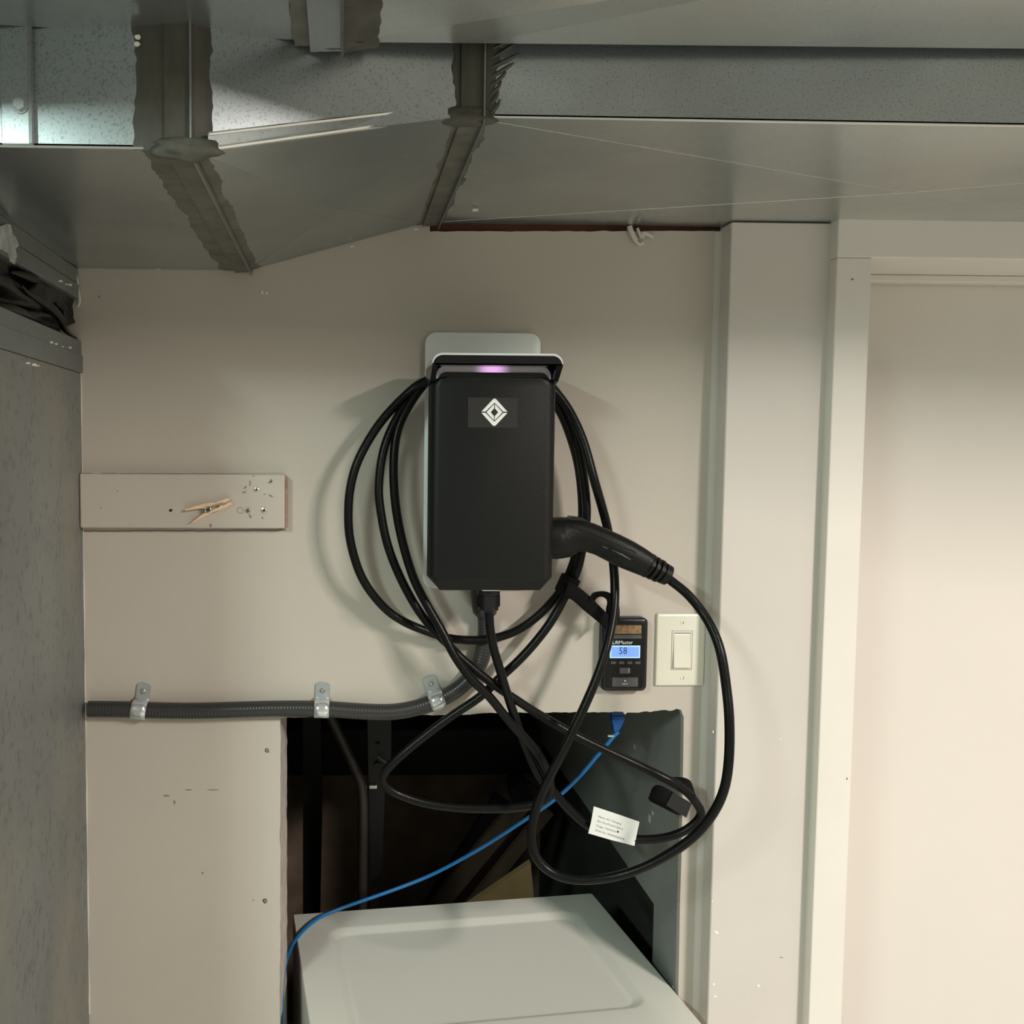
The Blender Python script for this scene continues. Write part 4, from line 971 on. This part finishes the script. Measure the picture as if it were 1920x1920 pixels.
# ------------------------------------------------------------------ light switch
ls = empty('light_switch', at(1276, 1218, 0), 'ivory rocker light switch with screwed plate', 'light switch')
a, b_ = at(1232, 1150.5, -.0055), at(1320, 1286.5, -.0055)
obj('plate', roundbox(a.x, b_.x, b_.z, a.z, .002, -.0065, -.0004, .0040, 3), M['plate'], ls, smooth=True, ang=35)
def sw(x0, y0, x1, y1, d, m, name, bev=.0006):
    p, q_ = at(x0, y0, -.0065-d), at(x1, y1, -.0065-d)
    return obj(name, box(p.x, q_.x, -.0065-d, -.006, q_.z, p.z, bev, 1), m, ls)
sw(1259.8, 1182.5, 1297.3, 1256, .00025, M['ink'], 'rocker_gap', .0001)
sw(1260.8, 1183.5, 1296.3, 1255, .0008, M['plate'], 'rocker_frame', .0003)
sw(1263.2, 1186, 1294, 1253, .0009, M['ink'], 'rocker_gap', .0001)
p, q_ = at(1264, 1187, -.008), at(1293, 1252, -.008)
bm = bmesh.new(); ym = -.0085
R4 = [[V((p.x, y, z)), V((q_.x, y, z)), V((q_.x, -.006, z)), V((p.x, -.006, z))] for y, z in ((-.0070, p.z), (-.0078, p.z-.003), (-.0090, (p.z+q_.z)/2), (-.0118, q_.z+.001), (-.0110, q_.z))]
obj('rocker', loft(bm, R4), M['plate'], ls)
for py in (1166.5, 1272): 
    screw('screw', at(1278.5, py, -.0065), .0026, M['plate'], ls, .001)
    obj('screw_slot', box(at(1278.5, py).x-.0003, at(1278.5, py).x+.0003, -.0078, -.0072, at(0, py, -.0075).z-.002+0.0, at(0, py, -.0075).z+.002), M['mark'], ls)

# ------------------------------------------------------------------ washing machine top
WZ = H-.881
c1, c2 = atz(549, 1714.5, WZ), atz(1110, 1674.5, WZ)
ax = (c2-c1).normalized(); ay = V((ax.y, -ax.x, 0))       # ay points towards the viewer
if ay.y > 0: ay = -ay
wid = (c2-c1).length; dep = 0.66
c3 = atz(1270, 1919, WZ); print('washer', c1, c2, wid, (c3-c2).dot(ay), (c3-c2).dot(ax))
wm = empty('washing_machine', ((c1+c2)/2+ay*dep/2)*1.0, 'white laundry machine with a pressed lid standing in the wall opening', 'appliance')
def wp(u, v, z): return c1+ax*u+ay*v+V((0, 0, z-WZ))
def wpoly(pts_, z): return [wp(u, v, z) for u, v in pts_]
body = rrect(wid/2, dep/2, wid/2, dep/2, .004, 3)
obj('body', loft(bmesh.new(), [wpoly(body, 0.01), wpoly(body, WZ-.03)]), M['washer'], wm)
# lid: outline, then recessed field with rounded corners
pR0, pR1 = atz(600, 1738, WZ), atz(1095, 1702, WZ)
def uv(p): d_ = p-c1; return d_.dot(ax), d_.dot(ay)
u0 = .055; u1 = wid-.055; v0 = uv(atz(850, 1722, WZ))[1]; v1 = uv(atz(1000, 1909, WZ))[1]
print('lid', v0, v1, uv(pR0), uv(pR1), uv(atz(1190, 1893, WZ)))
seg = 8
outer = rrect(wid/2, dep/2, wid/2, dep/2, .005, seg); out2 = rrect(wid/2, dep/2, wid/2-.0015, dep/2-.0015, .004, seg)
def fld(i, vv0, vv1, uu0, uu1): return rrect((uu0+uu1)/2, (vv0+vv1)/2, (uu1-uu0)/2-i, (vv1-vv0)/2-i, max(.035-i*.6, .01), seg)
bm = bmesh.new()
rs = [wpoly(outer, WZ-.03), wpoly(outer, WZ-.0015), wpoly(out2, WZ)]
R1 = [[bm.verts.new(p) for p in r] for r in rs]
for a1, a2 in zip(R1, R1[1:]):
    for i in range(len(a1)): j = (i+1) % len(a1); bm.faces.new((a1[i], a1[j], a2[j], a2[i]))
# field near the back (visible), bounded by a bevel down; a second field towards the front
f1 = [wpoly(fld(0, v0, v1, u0, u1), WZ), wpoly(fld(.006, v0, v1, u0, u1), WZ-.0012), wpoly(fld(.016, v0, v1, u0, u1), WZ-.0075), wpoly(fld(.021, v0, v1, u0, u1), WZ-.0085)]
R2 = [[bm.verts.new(p) for p in r] for r in f1]
for a1, a2 in zip(R2, R2[1:]):
    for i in range(len(a1)): j = (i+1) % len(a1); bm.faces.new((a1[i], a1[j], a2[j], a2[i]))
bm.faces.new(R2[-1])
n = len(R1[-1])
for i in range(n):
    j = (i+1) % n; bm.faces.new((R1[-1][i], R1[-1][j], R2[0][j], R2[0][i]))
obj('lid', bm, M['washer'], wm, smooth=True, ang=30)

# ------------------------------------------------------------------ blue network cable
bl = empty('network_cable', at(1158, 1345, .045), 'blue network cable hanging across the opening and over the white appliance', 'cable')
zt_ = WZ+.0045
pp = [at(1160, 1372, .05), at(1153, 1378, .05), at(1146, 1386, .05), at(1132, 1403, .055), at(1118, 1419, .06), at(1093, 1449, .08), at(1055, 1487, .11), at(1021, 1513, .13), at(983, 1538, .16), at(940, 1566, .19), at(890, 1597, .22), at(812, 1639, .26), at(734, 1670, .27), at(656, 1697, .27), at(609, 1715, .25)]
pp += [atz(590, 1726, zt_+.002), atz(573, 1740, zt_), atz(560, 1754, zt_)]
pp += [at(549.5, 1769, .155), at(541, 1787, .12), at(535.5, 1806, .09), at(531.5, 1828, .07), at(529.5, 1850, .055), at(528, 1885, .035), at(527, 1920, .02), at(526, 2000, .0)]
pb = relax(catmull(pp, 6), 3)
obj('cable', tube(bmesh.new(), pb, .0034, 12), M['blue'], bl, smooth=True)
def pr(pts_, y0, y1, m, name):
    return obj(name, pxprism(pts_, y0, y1), m, bl)
pr([(1147, 1325), (1171, 1325), (1171, 1350), (1167, 1359), (1163, 1366), (1158, 1373), (1152, 1373), (1150, 1360), (1148, 1352)], .044, .058, M['bluedark'], 'connector_boot')
for i, yy in enumerate((1343, 1349, 1355)):
    obj('boot_rib', box(at(1148, yy, .044).x, at(1170-2*i, yy, .044).x, .0425, .0445, at(1158, yy+2, .044).z, at(1158, yy-.5, .044).z, .0005, 1), M['bluedark'], bl)
obj('clip', box(at(1140, 1380, .044).x, at(1151, 1380, .044).x, .043, .048, at(1145, 1382, .044).z, at(1145, 1379, .044).z, .0005, 1), M['clear'], bl)
